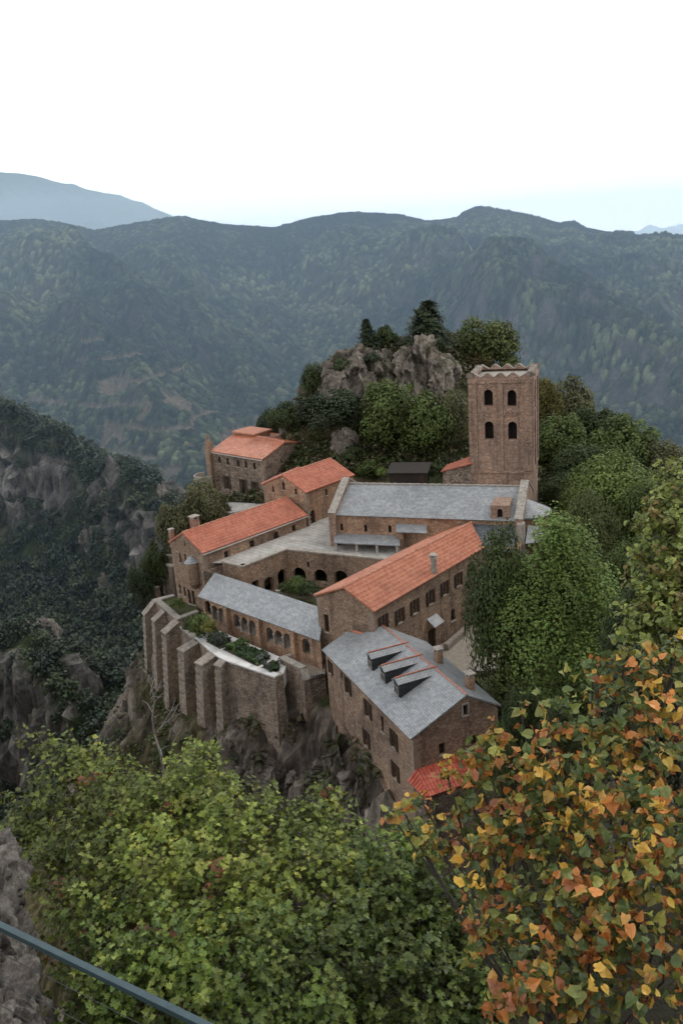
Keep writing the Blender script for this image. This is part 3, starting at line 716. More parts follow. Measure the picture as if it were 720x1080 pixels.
# curved balcony below the turret
g = MB(); bc = F1 + np.array([-1.0, -.6, 0])
for zz in (-29.9, -31.8):
    pts = [(bc[0] + 1.5 * math.cos(t), bc[1] + 1.5 * math.sin(t), zz) for t in np.linspace(math.pi * .55, math.pi * 1.75, 12)]
    for a_, b_ in zip(pts, pts[1:]): g.bar(a_, b_, .22, .75)
    g.build('balcony', MT['coping'], F_root); g = MB()
# flat-roofed block behind
ob = thing('outbuilding', 'small pale flat-roofed block peeping over the guest house roof', 'building', tuple(at(266, 458, 121)))
c0 = at(266, 456, 121); dF = (F2 - F1) / np.linalg.norm(F2 - F1)
g = MB(); g.box((c0[0], c0[1], c0[2] - 3), 4.2, 3.0, 6.2, u=(dF[0], dF[1], 0)); g.build('wall', MT['rubble_warm'], ob)
g = MB(); g.box((c0[0], c0[1], c0[2] + .24), 4.8, 3.6, .22, u=(dF[0], dF[1], 0)); g.build('roof', MT['tile_pink'], ob)

# ---- church nave with its gable parapets, pent roofs, apse and bell tower
kC = np.array([0, 0, 1.0])
c1, c2 = U(352.0, 543, -28.5), U(546, 549.7, -28.5); r1, r2 = U(366, 510, -26.2), U(552, 513, -26.2)
Cc = dict(nr=c1, fr=c2, ra=r1, rf=r2, nl=2 * r1 - c1, fl=2 * r2 - c2); Cc['nl'][2] = Cc['fl'][2] = -28.5
c_op = {'right': [(360, 556, .34, .85, 'void', True, 0), (385.5, 557.3, .34, .85, 'void', True, 0), (411, 558, .34, .85, 'void', True, 0)]}
C_root, CW = house('church', 'church nave of warm stone under a broad grey slate roof', 'church', Cc, -38.0, MT['rubble_warm'], 'slate', MT['slate'], c_op, ridge=MT['coping'], ovg=0.02)
wC = CW['right']
cu = (c2 - c1) / np.linalg.norm(c2 - c1); cv = np.array([-cu[1], cu[0], 0]); cv /= np.linalg.norm(cv)
for (e, r, s) in ((c1, r1, -1), (c2, r2, 1)):        # thick parapets with stone copings over both gable ends
    g = MB(); h = MB(); base = e + cu * (s * .12); top = r + cu * (s * .12)
    lo = base - cv * .45 + kC * .25; hi = top + kC * .62; lo2 = 2 * (top) - base; lo2[2] = base[2]; lo2 = lo2 + cv * .45 + kC * .25
    for (p, q) in ((lo, hi), (lo2, hi)):
        dn = np.array([0, 0, 1.0])
        for sgn in (-1, 1):
            o_ = cu * (.36 * sgn)
            ff = [p + o_ - dn * 6.5, q + o_ - dn * 6.5, q + o_, p + o_]
            g.face(ff if sgn * (1 if p is lo else -1) < 0 else ff[::-1])
        g.face([p + cu * .36 - dn * 6.5, p - cu * .36 - dn * 6.5, p - cu * .36, p + cu * .36])
        nseg = 9
        for i in range(nseg):
            a_ = p + (q - p) * (i / nseg); b_ = p + (q - p) * ((i + .96) / nseg); h.bar(a_ + kC * .07, b_ + kC * .07, .86, .14)
    gp = g.build('gable_parapet', MT['tower'], C_root); h.build('coping', MT['coping'], gp)
# buttress under the right parapet
g = MB(); p = c2 + cu * .35 - cv * .5
g.box(p + np.array([0, 0, -2.2]), 1.0, 1.3, 4.4, u=tuple(cu), taper=.75); g.build('buttress', MT['coping'], C_root)
# pent roofs
def pent(px0, px1, pyt, pyb, run, nm, mat, posts=()):
    (a0, zt0), (a1, zt1) = wC.px(px0, pyt[0]), wC.px(px1, pyt[1]); (b0, zb0), (b1, zb1) = wC.px(px0, pyb[0], run), wC.px(px1, pyb[1], run)
    zb = min((zb0 + zb1) / 2, (zt0 + zt1) / 2 - .25)
    g = MB(); slope_mesh(g, np.array(wC.P(b0, zb, run)), np.array(wC.P(b1, zb, run)), np.array(wC.P(a1, zt0, .02)), np.array(wC.P(a0, zt0, .02)), 'slate'); o = g.build(nm, mat, C_root)
    for ppx in posts:
        s0, _ = wC.px(ppx, pyb[0] + 3, run - .15); b = MB()
        b.box(wC.P(s0, (zb + Z_TER) / 2 - .06, run - .15), .24, .24, zb - Z_TER - .1, u=tuple(cu)); b.build('post', MT['coping'], o)
    return o
pent(352, 421.5, (562, 565.5), (571, 573), 2.3, 'loggia_roof', MT['slate'], (354.5, 376, 397.3, 418.5))
pent(417.5, 450, (552.3, 553.8), (561, 562), 1.3, 'door_canopy', MT['slate'])
g = MB(); s0, z0 = wC.px(432, 569); g.box(wC.P(s0 - .9, z0 - .6, .35), .7, .7, 3.2, u=tuple(cu)); g.build('buttress', MT['rubble_warm'], C_root)
# side aisle roof between wing and parapet
g = MB(); sL, zL = wC.px(494, 552.5); sR, zR = wC.px(545.5, 556.5)
slope_mesh(g, np.array(wC.P(sL - 1.6, zL - 1.55, 3.7)), np.array(wC.P(sR, zL - 1.55, 3.7)), np.array(wC.P(sR, zL, .02)), np.array(wC.P(sL - 1.0, zL, .02)), 'slate'); g.build('aisle_roof', MT['slate_dark'], C_root)
g = MB(); g.box(wC.P((sL + sR) / 2, zL - 4.0, 1.7), sR - sL + 1.2, 3.4, 5.4, u=tuple(cu)); g.build('aisle_wall', MT['rubble_warm'], C_root)
# little window house on the roof
s0, z0 = wC.px(527, 541.5, .05)
dw = Wall(wC.P(s0 - .95, 0, .06)[:2], wC.P(s0 + .95, 0, .06)[:2]); dw.opening(527, 542, .55, 1.1, 'void', True, 0)
g = MB(); zb_ = wC.px(527, 549)[1]; zt_ = wC.px(527, 533)[1]
dw.build(g, [(0, zb_), (dw.L, zb_), (dw.L, zt_), (0, zt_)], parent=C_root)
P2 = lambda a, z, off: dw.P(a, z, off)
g.face([P2(0, zb_, -3), P2(0, zb_, 0), P2(0, zt_, 0), P2(0, zt_, -3)]); g.face([P2(dw.L, zb_, 0), P2(dw.L, zb_, -3), P2(dw.L, zt_, -3), P2(dw.L, zt_, 0)]); g.face([P2(0, zt_, 0), P2(dw.L, zt_, 0), P2(dw.L, zt_, -3), P2(0, zt_, -3)])
g.build('roof_window_house', MT['tower'], C_root)
# apse
ac = c2 + cu * .4 + (r2 - c2) * .78; ac[2] = 0; zr = U(570, 541, -28.5)[2]
g = MB(); R_ = 2.35; ang0 = math.atan2(cu[1], cu[0])
ring = [(ac[0] + R_ * math.cos(ang0 + t), ac[1] + R_ * math.sin(ang0 + t)) for t in np.linspace(-math.pi / 2, math.pi / 2, 17)]
for (a_, b_) in zip(ring, ring[1:]): g.face([(a_[0], a_[1], -38), (b_[0], b_[1], -38), (b_[0], b_[1], -28.6), (a_[0], a_[1], -28.6)], smooth=True)
g.build('apse', MT['rubble_warm'], C_root)
g = MB(); R2_ = 2.65; ap = (ac[0] - .3 * cu[0], ac[1] - .3 * cu[1], -27.1)
ring = [(ac[0] + R2_ * math.cos(ang0 + t), ac[1] + R2_ * math.sin(ang0 + t), -28.55) for t in np.linspace(-math.pi / 2, math.pi / 2, 17)]
for i, (a_, b_) in enumerate(zip(ring, ring[1:])):
    g.face([a_, b_, ap], uv=[(i * .5, 0), (i * .5 + .5, 0), (i * .5 + .25, 2.9)]); g.face([a_, ap, b_], uv=[(0, 0)] * 3) if False else None
    g.face([(a_[0], a_[1], -28.7), (b_[0], b_[1], -28.7), b_, a_])
g.build('apse_roof', MT['slate'], C_root)
# chapel roof low beside the apse
g = MB(); p = c2 + cu * .9 - cv * .1; slope_mesh(g, p + np.array([0, 0, -1.9]) - cv * 1.3, p + cu * 2.2 + np.array([0, 0, -1.9]) - cv * .3, p + cu * 1.6 + np.array([0, 0, -.9]) + cv * 1.2, p + np.array([0, 0, -.7]) + cv * 1.0, 'slate'); g.build('chapel_roof', MT['slate'], C_root)

# bell tower
TL, TR = at(496.9, 508, 95.3), at(561.3, 508, 93.1)
tw = thing('bell_tower', 'square bell tower of reddish stone with four arched openings and toothed battlements', 'tower', ((TL[0] + TR[0]) / 2, TL[1] + 3, -30))
td = xy(TR) - xy(TL); TWd = float(np.hypot(*td)); td /= TWd; tn = np.array([-td[1], td[0]])
zTop = Wall(TL, TR).px(526, 398.5)[1]
fp = [xy(TL), xy(TR), xy(TR) + tn * TWd, xy(TL) + tn * TWd]
mb = MB(); walls = [Wall(fp[i], fp[(i + 1) % 4]) for i in range(4)]
for px, py in ((514.8, 419.5), (539.5, 420)): walls[0].opening(px, py, 1.0, 1.85, 'void', True, 0)
for px, py in ((515.6, 454), (540.2, 454.3)): walls[0].opening(px, py, 1.0, 2.1, 'void', True, 0)
walls[0].opening(528.2, 485.5, .22, .7, 'void', False, 0)
for wl in walls[1:]:
    zc1, zc2 = walls[0].open[0][1], walls[0].open[2][1]
    for z_ in (zc1, zc2):
        for a_ in (wl.L * .32, wl.L * .66): wl.open.append((a_, z_, 1.0, 1.9, 'void', True, 0, None))
for wl in walls: wl.build(mb, [(0, -40), (wl.L, -40), (wl.L, zTop), (0, zTop)], depth=.8, parent=tw)
mb.build('shaft', MT['tower'], tw)
g = MB()       # pilaster strips, string course and the small blind arches between them
zs = walls[0].px(528, 497)[1]; zm = (walls[0].open[0][1] + walls[0].open[2][1]) / 2; zb2 = walls[0].open[2][1] - 2.2
for wl in walls:
    for a_, ww in ((.42, .84), (wl.L - .42, .84), (wl.L * .49, .7)): g.box(wl.P(a_, (zs + zTop) / 2 - .3, .05), ww, .16, zTop - zs - .6, u=(wl.d[0], wl.d[1], 0))
    g.box(wl.P(wl.L / 2, zTop - .32, .065), wl.L + .2, .19, .5, u=(wl.d[0], wl.d[1], 0))
    for zz in (zm + .05,):
        for bay in ((.84, wl.L * .49 - .35), (wl.L * .49 + .35, wl.L - .84)):
            n_ = 2; w_ = (bay[1] - bay[0]) / n_
            for i in range(n_):
                cx = bay[0] + w_ * (i + .5)
                for t0, t1 in zip(np.linspace(0, math.pi, 7)[:-1], np.linspace(0, math.pi, 7)[1:]):
                    g.bar(wl.P(cx + w_ * .46 * math.cos(t0), zz - .25 + w_ * .4 * math.sin(t0), .06), wl.P(cx + w_ * .46 * math.cos(t1), zz - .25 + w_ * .4 * math.sin(t1), .06), .1, .2)
    g.box(wl.P(wl.L / 2, zs - .05, .055), wl.L + .18, .15, .3, u=(wl.d[0], wl.d[1], 0))
g.build('pilasters', MT['tower'], tw)
g = MB(); cp = MB(); nm = 5
for wi, wl in enumerate(walls):                       # toothed merlons, slabs of pale slate bedded on their slopes
    st = wl.L / nm
    for i in range(nm):
        a0, a1, am = st * i, st * (i + 1), st * (i + .5); h_ = .48
        fr_ = [(a0, zTop), (a1, zTop), (am + .12, zTop + h_), (am - .12, zTop + h_)]
        if i == 0: fr_ = [(a0, zTop), (a1, zTop), (a0 + .5, zTop + h_), (a0, zTop + h_)]
        if i == nm - 1: fr_ = [(a0, zTop), (a1, zTop), (a1, zTop + h_), (a1 - .5, zTop + h_)]
        pf = [wl.P(a, z, .0) for a, z in fr_]; pb = [wl.P(a, z, -.62) for a, z in fr_]
        g.face(pf, uv=fr_); g.face(pb[::-1], uv=fr_[::-1])
        for j in range(1, 4):
            k2 = (j + 1) % 4; q = [pf[j], pb[j], pb[k2], pf[k2]]
            g.face(q[::-1])
            a_ = (Vector(pf[j]) + Vector(pb[j])) / 2 + Vector((0, 0, .05)); b_ = (Vector(pf[k2]) + Vector(pb[k2])) / 2 + Vector((0, 0, .05))
            if (b_ - a_).length > .2: cp.bar(a_, b_, .66, .06)
mer = g.build('battlements', MT['tower'], tw); cp.build('coping', MT['coping_dull'], mer)
g = MB(); cx = sum(fp) / 4; g.box((cx[0], cx[1], zTop - .35), TWd - .7, TWd - .7, .2, u=(td[0], td[1], 0)); g.build('platform', MT['coping'], tw)

# red-roofed annex beside the tower and the wooden hut behind the church
an = thing('annex', 'small dark stone annex with a red tiled roof tucked against the bell tower', 'building', tuple(at(483, 505, 95.5)))
a0, a1 = at(464.5, 497.5, 95.5), at(499, 488.5, 95.0); a2, a3 = at(500, 480, 98.5), at(471, 490.5, 99)
g = MB(); slope_mesh(g, a0, a1, a2, a3, 'tile'); g.build('roof', MT['tile_red'], an)
g = MB(); g.prism([tuple(xy(a0) + (.25, .2)), tuple(xy(a1) + (-.05, .2)), tuple(xy(a2) + (-.05, -.1)), tuple(xy(a3) + (.2, -.1))], -38, [a0[2] - .12, a1[2] - .12, a2[2] - .14, a3[2] - .14]); g.build('wall', MT['rubble_dark'], an)
ht = thing('wooden_hut', 'weathered plank hut with a sagging roof below the rock behind the church', 'hut', tuple(at(431, 502, 102)))
h0, h1 = at(410.5, 503, 101.5), at(449, 503, 100.3); hd = (h1 - h0) / np.linalg.norm(h1 - h0); hn = np.array([-hd[1], hd[0], 0])
g = MB(); Lh = np.linalg.norm(h1 - h0); c = (h0 + h1) / 2 + hn * 1.3
g.box((c[0], c[1], h0[2] - .25), Lh, 2.6, 1.75, u=tuple(hd))
for i in range(int(Lh / .3)): g.box(h0 + hd * (i * .3 + .15) - hn * .02 + np.array([0, 0, -.25]), .22, .05, 1.7 + .12 * math.sin(i * 2.3), u=tuple(hd))
g.build('plank_wall', MT['hut_wood'], ht)
g = MB(); z_ = h0[2] + .72; slope_mesh(g, h0 - hd * .3 - hn * .4 + kC * (z_ - h0[2] - .1), h1 + hd * .3 - hn * .4 + kC * (z_ - h1[2] - .1), h1 + hd * .3 + hn * 3 + kC * (z_ - h1[2] + .35), h0 - hd * .3 + hn * 3 + kC * (z_ - h0[2] + .35), 'slate'); g.build('roof', MT['hut_wood'], ht)
g = MB(); q0 = h0 + hd * (Lh * .9) - hn * .06; g.box(q0 + np.array([0, 0, -.3]), .7, .05, 1.6, u=tuple(hd)); g.build('door', MT['wood'], ht)

# ---- upper cloister: terrace on an arcaded wall around the sunken court
Q0, Q1, Q2, Q3 = U(234, 593, -31.9), U(256, 597.5, -31.9), U(301.7, 579.7, -31.9), U(355, 585, -31.9)
q4 = xy(Q3) + (xy(Q3) - xy(Q2)) / np.hypot(*(xy(Q3) - xy(Q2))) * 8.5
cl = thing('cloister', 'upper cloister terrace of pale paving on a stone wall of round arches', 'cloister', (float(Q2[0]), float(Q2[1]), Z_COURT))
segs = [Wall(Q0, Q1), Wall(Q1, Q2), Wall(Q2, q4)]
for px, py in ((283.5, 616.5), (297.5, 608.5)): segs[1].opening(px, py, 1.25, 1.75, 'none', True, 0)
segs[1].opening(269.5, 618, .9, 1.2, 'none', False, 0)
for px, py in ((315.6, 605.5), (337.8, 607.5), (359.5, 609), (380, 611), (400, 613)): segs[2].opening(px, py, 1.6, 1.55, 'none', True, 0)
segs[2].opening(325, 595.5, .35, .7, 'none', True, 0)
mb = MB()
for wl in segs:
    wl.build(mb, [(0, -38), (wl.L, -38), (wl.L, -31.95), (0, -31.95)], depth=.5)
mb.build('arcade_wall', MT['rubble'], cl)
g = MB()                                             # back wall and floor of the walk behind the arches
for wl in (segs[1], segs[2]): g.face([wl.P(-3, -38, -3), wl.P(wl.L + 3, -38, -3), wl.P(wl.L + 3, -32.2, -3), wl.P(-3, -32.2, -3)])
g.build('walk', MT['rubble_dark'], cl)
g = MB()
ter = [xy(Q0) , xy(Q1), xy(Q2), q4, xy(c2) + (-4, 0), xy(c1) + cv[:2] * 2 + (-.0, 2), DW['right'].p1, DW['right'].p0, AW['right'].p1 + (.5, .5), AW['right'].p0 + AW['right'].d * 1.0]
g.tess([(p[0], p[1], Z_TER) for p in ter]); g.build('terrace', MT['paving'], cl)
g = MB()
for wl in segs:
    n_ = max(2, int(wl.L / 1.1))
    for i in range(n_):
        a_, b_ = wl.L * i / n_, wl.L * (i + .985) / n_; g.box(wl.P((a_ + b_) / 2, -31.88, -.2), b_ - a_, .62, .16, u=(wl.d[0], wl.d[1], 0))
g.build('coping', MT['coping'], cl)
g = MB(); cc = [xy(Q1) + (0, -.2), xy(Q2), q4, U(440, 640, Z_COURT)[:2], U(300, 655, Z_COURT)[:2], U(250, 620, Z_COURT)[:2]]
g.tess([(p[0], p[1], Z_COURT) for p in cc]); o = g.build('cloister_lawn', MT['lawn']); props(o, kind='structure')
cw = thing('court_wall', 'low pale stone curb at the edge of the cloister lawn', 'wall', tuple(U(310, 627, Z_COURT)))
g = MB(); g.bar(U(291, 625, -35.3), U(333, 629, -35.3), .4, .6); g.bar(U(303, 623.5, -35.2), U(326, 625.5, -35.2), .5, .2); g.build('curb', MT['coping'], cw)

# ---- lower gallery: slate lean-to roof over an open arcade facing the garden
g0, g1 = U(208.3, 629, -33.9), U(334.5, 675.2, -33.9); u0, u1 = U(226.7, 604.0, -32.6), U(332.5, 639.0, -32.6)
gd = (g1 - g0) / np.linalg.norm(g1 - g0); gn = np.array([-gd[1], gd[0], 0])
ga = thing('gallery', 'low cloister gallery with triple arches beneath a long grey slate lean-to roof', 'gallery', tuple((g0 + g1) / 2 + np.array([0, 0, -2.7])))
g = MB(); slope_mesh(g, g0, g1 + gd * .25, u1 + gd * 1.2, u0 - gd * .1, 'slate', seed=4); g.build('roof', MT['slate'], ga)
wG = Wall(g0 + gn * .35 + gd * .25, g1 + gn * .35)
for px, py in ((219.5, 641.5), (226.8, 646.5), (233.6, 649), (250, 656), (258.2, 659.3), (266.3, 662.3), (284.7, 670), (294.2, 673.3), (303.4, 676.5), (322.7, 682.3)):
    wG.opening(px, py, 1.02, 1.6, 'none', True, 0)
mb = MB(); wG.build(mb, [(0, -38.2), (wG.L, -38.2), (wG.L, -33.92), (0, -33.92)], depth=.28)
iw = Wall(wG.P(0, 0, -.28)[:2], wG.P(wG.L, 0, -.28)[:2]); iw.open = list(wG.open)
mb.build('arcade_wall', MT['rubble_warm'], ga)
mb = MB(); bw = Wall(u0 - gn * .3 - gd * .6, u1 - gn * .2 + gd * 1.2); bw.build(mb, [(0, -38.2), (bw.L, -38.2), (bw.L, -32.72), (0, -32.72)])
e1_ = Wall(wG.p1, bw.p1); e1_.build(mb, [(0, -38.2), (e1_.L, -38.2), (e1_.L, -32.8), (0, -33.98)]); e0_ = Wall(bw.p0, wG.p0); e0_.build(mb, [(0, -38.2), (e0_.L, -38.2), (e0_.L, -33.98), (0, -32.8)])
bw2 = Wall(bw.p1 + gn[:2] * .03, bw.p0 + gn[:2] * .03); bw2.build(mb, [(0, -38.2), (bw2.L, -38.2), (bw2.L, -32.72), (0, -32.72)])
mb.build('wall', MT['rubble_dark'], ga)
g = MB(); g.face([wG.P(0, -36.2, -.1), wG.P(wG.L, -36.2, -.1), tuple(bw.p1) + (-36.2,), tuple(bw.p0) + (-36.2,)]); g.build('gallery_floor', MT['paving'], ga)
for px, py in ((242, 660), (276, 672), (312.5, 686)):          # pale sloping piers between the arch groups
    a_, z_ = wG.px(px, py); b = MB(); b.box(wG.P(a_, -35.9, .22), .62, .5, 3.6, u=tuple(gd), taper=.82); b.build('pier', MT['rubble_warm'], ga)
for a_, z_, w_, h_, *_ in wG.open:
    if any(abs((a_ + 1.3) - o[0]) < .35 for o in wG.open):
        b = MB(); b.tube([wG.P(a_ + .66, z_ - .8, .06), wG.P(a_ + .66, z_ + .25, .06)], .08, n=8); b.box(wG.P(a_ + .66, z_ + .33, .06), .26, .2, .16, u=tuple(gd)); b.box(wG.P(a_ + .66, z_ - .82, .06), .26, .2, .12, u=tuple(gd))
        b.build('colonnette', MT['coping'], ga)
HAZE = 0.00036
# ================================================================== garden, retaining walls
gw = thing('garden_wall', 'tall grey-brown retaining wall with stepped buttresses holding up the garden terrace', 'retaining wall', tuple(U(240, 720, -44)))
def buttress(pin, zin, pout, pbot, wdt, outward, nm='buttress'):
    """sloping-topped buttress: head against the wall, toe out over the cliff"""
    I = U(pin[0], pin[1], zin); o = np.array([outward[0], outward[1], 0.0]); o /= np.linalg.norm(o); side = np.array([-o[1], o[0], 0])
    nrm = side
    r = ray(*pout); k = (I @ nrm) / (r @ nrm); T = r * k
    L = float((T - I) @ o); L = min(max(L, .8), 4.5); zt = min(max(T[2], zin - 4.5), zin - .3)
    r = ray(*pbot); k = (I @ nrm) / (r @ nrm); zb = min(float((r * k)[2]), zt - 2) - 2.5
    g = MB(); c = MB(); bat = .10 * (zt - zb)
    prof = [(-.8, zb), (L + bat, zb), (L, zt), (0, zin), (-.8, zin)]
    for s in (-1, 1):
        pts = [I * [1, 1, 0] + o * a + side * (s * wdt / 2 * (1.12 if z == zb else 1)) + np.array([0, 0, z]) for a, z in prof]
        uv = [(a, z) for a, z in prof]
        g.face(pts if s < 0 else pts[::-1], uv=uv if s < 0 else uv[::-1])
    A = lambda a, z, s: I * [1, 1, 0] + o * a + side * (s * wdt / 2 * (1.12 if z == zb else 1)) + np.array([0, 0, z])
    g.face([A(L + bat, zb, -1), A(L + bat, zb, 1), A(L, zt, 1), A(L, zt, -1)], uv=[(0, zb), (wdt, zb), (wdt, zt), (0, zt)])
    n_ = max(2, int(np.hypot(L, zin - zt) / .7))
    p, q = A(0, zin, 0) + [0, 0, .05], A(L + .1, zt, 0) + [0, 0, .05]
    for i in range(n_):
        a_, b_ = p + (q - p) * (i / n_), p + (q - p) * ((i + .97) / n_); c.bar(a_, b_, wdt + .14 + .04 * (i % 2), .14)
    for i in range(0, 60):                                   # pale quoins down the outer edge
        z = zt - .2 - i * .36
        if z < zb + 1: break
        f = (zt - z) / (zt - zb); c.box(A(L + bat * f - .16, z, 0) , .42 if i % 2 else .3, wdt * 1.03 + .05 * (i % 2), .3, u=tuple(o))
    ob_ = g.build(nm, MT['wall_grey'], gw); c.build('quoins', MT['coping_dull'], ob_)
    print('BUTT', pin, 'L %.2f drop %.2f zb %.1f' % (L, zin - zt, zb))
ZG1 = -37.4                                                      # grass terrace in front of the turret house
Pa, Pb = U(162.5, 634, ZG1), U(187, 655, ZG1); Pc, Pd = U(192, 664, -38.2), U(206.7, 676.5, -37.4)
Pe, Pf, Pg = U(226, 690.5, Z_GARD), U(236, 696.5, Z_GARD), U(290.5, 715, Z_GARD)
def retain(pts, zt, zb, nm='wall', m='wall_grey', batter=.06, cop=True, thick=.55, cm='coping'):
    g = MB(); c = MB()
    for i in range(len(pts) - 1):
        w_ = Wall(pts[i], pts[i + 1]); z0_, z1_ = zt[i], zt[i + 1]; off = batter * (max(z0_, z1_) - zb)
        nseg = max(1, int(w_.L / 2)); 
        g.face([w_.P(0, zb, off), w_.P(w_.L, zb, off), w_.P(w_.L, z1_), w_.P(0, z0_)], uv=[(0, zb), (w_.L, zb), (w_.L, z1_), (0, z0_)])
        g.face([w_.P(0, z0_), w_.P(w_.L, z1_), w_.P(w_.L, z1_, -thick), w_.P(0, z0_, -thick)]); g.face([w_.P(0, zb, -thick), w_.P(0, z0_, -thick), w_.P(w_.L, z1_, -thick), w_.P(w_.L, zb, -thick)])
        for a_ in (0, w_.L):
            zz = z0_ if a_ == 0 else z1_; g.face([w_.P(a_, zb, off), w_.P(a_, zz), w_.P(a_, zz, -thick), w_.P(a_, zb, -thick)])
        if cop:
            n_ = max(1, int(w_.L / .8))
            for k_ in range(n_):
                f0, f1 = k_ / n_, (k_ + .97) / n_
                c.bar(w_.P(w_.L * f0, z0_ + (z1_ - z0_) * f0 + .06, -thick / 2 + .03), w_.P(w_.L * f1, z0_ + (z1_ - z0_) * f1 + .06, -thick / 2 + .03), thick + .12, .13 + .03 * (k_ % 2))
    ob_ = g.build(nm, MT[m], gw)
    if cop: c.build('coping', MT[cm], ob_)
    return ob_
# corner behind the first buttress runs back to the house
P0 = U(183, 628.5, ZG1)
retain([P0, Pa], [ZG1 + .1] * 2, -47); retain([Pa, Pb], [ZG1 + .12] * 2, -50)
retain([U(210, 646.5, ZG1), Pb][::-1], [ZG1 + .1] * 2, -44)
retain([Pb * [1, 1, 0] + [0, 0, -38.2], Pd], [-38.0, -37.3], -52)
retain([Pd, Pe, Pf, Pg], [-37.0, Z_GARD, Z_GARD, Z_GARD], -54, cm='path')
wl_n = lambda a, b: np.array([(b - a)[1], -(b - a)[0]])
n1 = wl_n(Pa, Pb); n2 = wl_n(Pd, Pe); n3 = wl_n(Pf, Pg)
buttress((163, 634), ZG1, (151.7, 649), (151, 692), .9, (-1, -.55))
buttress((172.5, 644.5), ZG1, (161.7, 655.5), (161.7, 707), .9, (-1, -.62))
buttress((186.7, 655), ZG1, (172.8, 668), (174, 727), 1.05, (-1, -.75))
buttress((206.5, 677), -37.2, (190, 683), (190, 730), 1.05, (-1, -.95))
buttress((224.5, 690), Z_GARD, (209.5, 701.5), (207.5, 743), 1.05, (-1, -1.0))
buttress((235.5, 696.5), Z_GARD, (230.5, 700), (230, 756), .8, (-.8, -1))
# outlying steps of wall left of the house, below its chimney end
s1, s2, s3 = U(153, 618, -38.6), U(167, 610, -38.6), U(183, 598, -35.2)
retain([U(165, 622, -38.8), U(152.5, 618.5, -38.8)][::-1], [-38.7] * 2, -47); retain([U(168, 611.5, -38.8), U(152.5, 618.5, -38.8)], [-38.7] * 2, -47)
retain([U(171.5, 596, -36.3), U(181.5, 599.5, -36.3)], [-36.2] * 2, -47); retain([U(183, 588, -35.3), U(171.5, 585.5, -35.3)][::-1], [-35.2] * 2, -44); retain([U(180, 578, -35.3), U(171.5, 585.5, -35.3)], [-35.2] * 2, -44)
# corner beside the small terrace
Ta, Tb, Tc, Td, Te = U(294.5, 695, -36.0), U(318, 707, -36.2), U(320.5, 719, -37.1), U(343, 712.5, -37.1), U(332, 686, -36.6)
retain([Pg, U(298.5, 711.5, Z_GARD)], [Z_GARD] * 2, -56, batter=.03)
Th = U(299.5, 697, -36.2)
retain([U(295, 695.5, -36.15), Tb, Tc], [-36.05, -36.15, -37.0], -58, batter=.03)
retain([Tc, Td], [-37.0] * 2, -58, m='rubble_dark', batter=.02)
st = thing('small_terrace', 'small sandy terrace with a low parapet in the corner by the slate house', 'terrace', tuple(U(325, 702, -37)))
g = MB(); tp = [Tb, Tc, Td, U(345, 690, -37), Te, U(302, 694, -37)]
g.tess([(p[0], p[1], -37.0) for p in tp]); g.build('paving', MT['sandy'], st)
g = MB(); g.bar(U(302, 694.5, -36.7), U(331, 686, -36.7), .4, .6); g.build('parapet', MT['coping'], st)
g = MB(); ra_, rb_ = U(328, 714, -36.7), U(341, 711, -36.7); g.bar(ra_, rb_, .05, .05)
for i in range(9): p = ra_ + (rb_ - ra_) * i / 8; g.bar(p + [0, 0, -.35], p + [0, 0, .3], .035, .035)
g.build('railing', MT['steel'], st)

# garden floor: grass terrace, white paths, planted beds
def sheet(name, pts, z, mat, label=None, cat=None, kind=None, thick=.12):
    g = MB(); pl = [(p[0], p[1]) for p in pts]
    ar = sum(pl[i][0] * pl[(i + 1) % len(pl)][1] - pl[(i + 1) % len(pl)][0] * pl[i][1] for i in range(len(pl)))
    if ar < 0: pl = pl[::-1]
    g.prism(pl, z - thick, z); o = g.build(name, mat); return props(o, label, cat, None, kind)
sheet('grass_terrace', [Pa, Pb, U(210, 646.5, ZG1), U(206, 634, ZG1), P0], ZG1 - .02, MT['lawn'], kind='structure', thick=2)
sheet('lawn', [Pb, Pd, U(222, 668, -38), U(232, 668, -38), U(214, 647, -38)], -38.0, MT['lawn'], kind='structure', thick=2)
gin = [U(215, 660, Z_GARD), U(228, 664, Z_GARD), U(304, 697, Z_GARD), U(298.5, 711, Z_GARD)]
sheet('path', [Pe + [.1, .1, 0], Pf, Pg, gin[3], gin[2], gin[1], U(209, 668, Z_GARD), Pd + [.3, .3, 0]], Z_GARD + .02, MT['path'], kind='structure', thick=1.5)
def zpx(x, y): return (130 + x / 2.7692, 610 + y / 2.7692)
beds = [([(243, 187), (272, 166), (316, 184), (283, 208)], 'planted bed with rounded grey-green shrubs nearest the shrubby corner of the garden'),
        ([(292, 210), (336, 186), (430, 236), (392, 259)], 'long planted bed of clipped green shrubs in the middle of the garden'),
        ([(403, 263), (437, 240), (457, 252), (455, 272), (430, 279)], 'small planted bed at the wall end of the garden')]
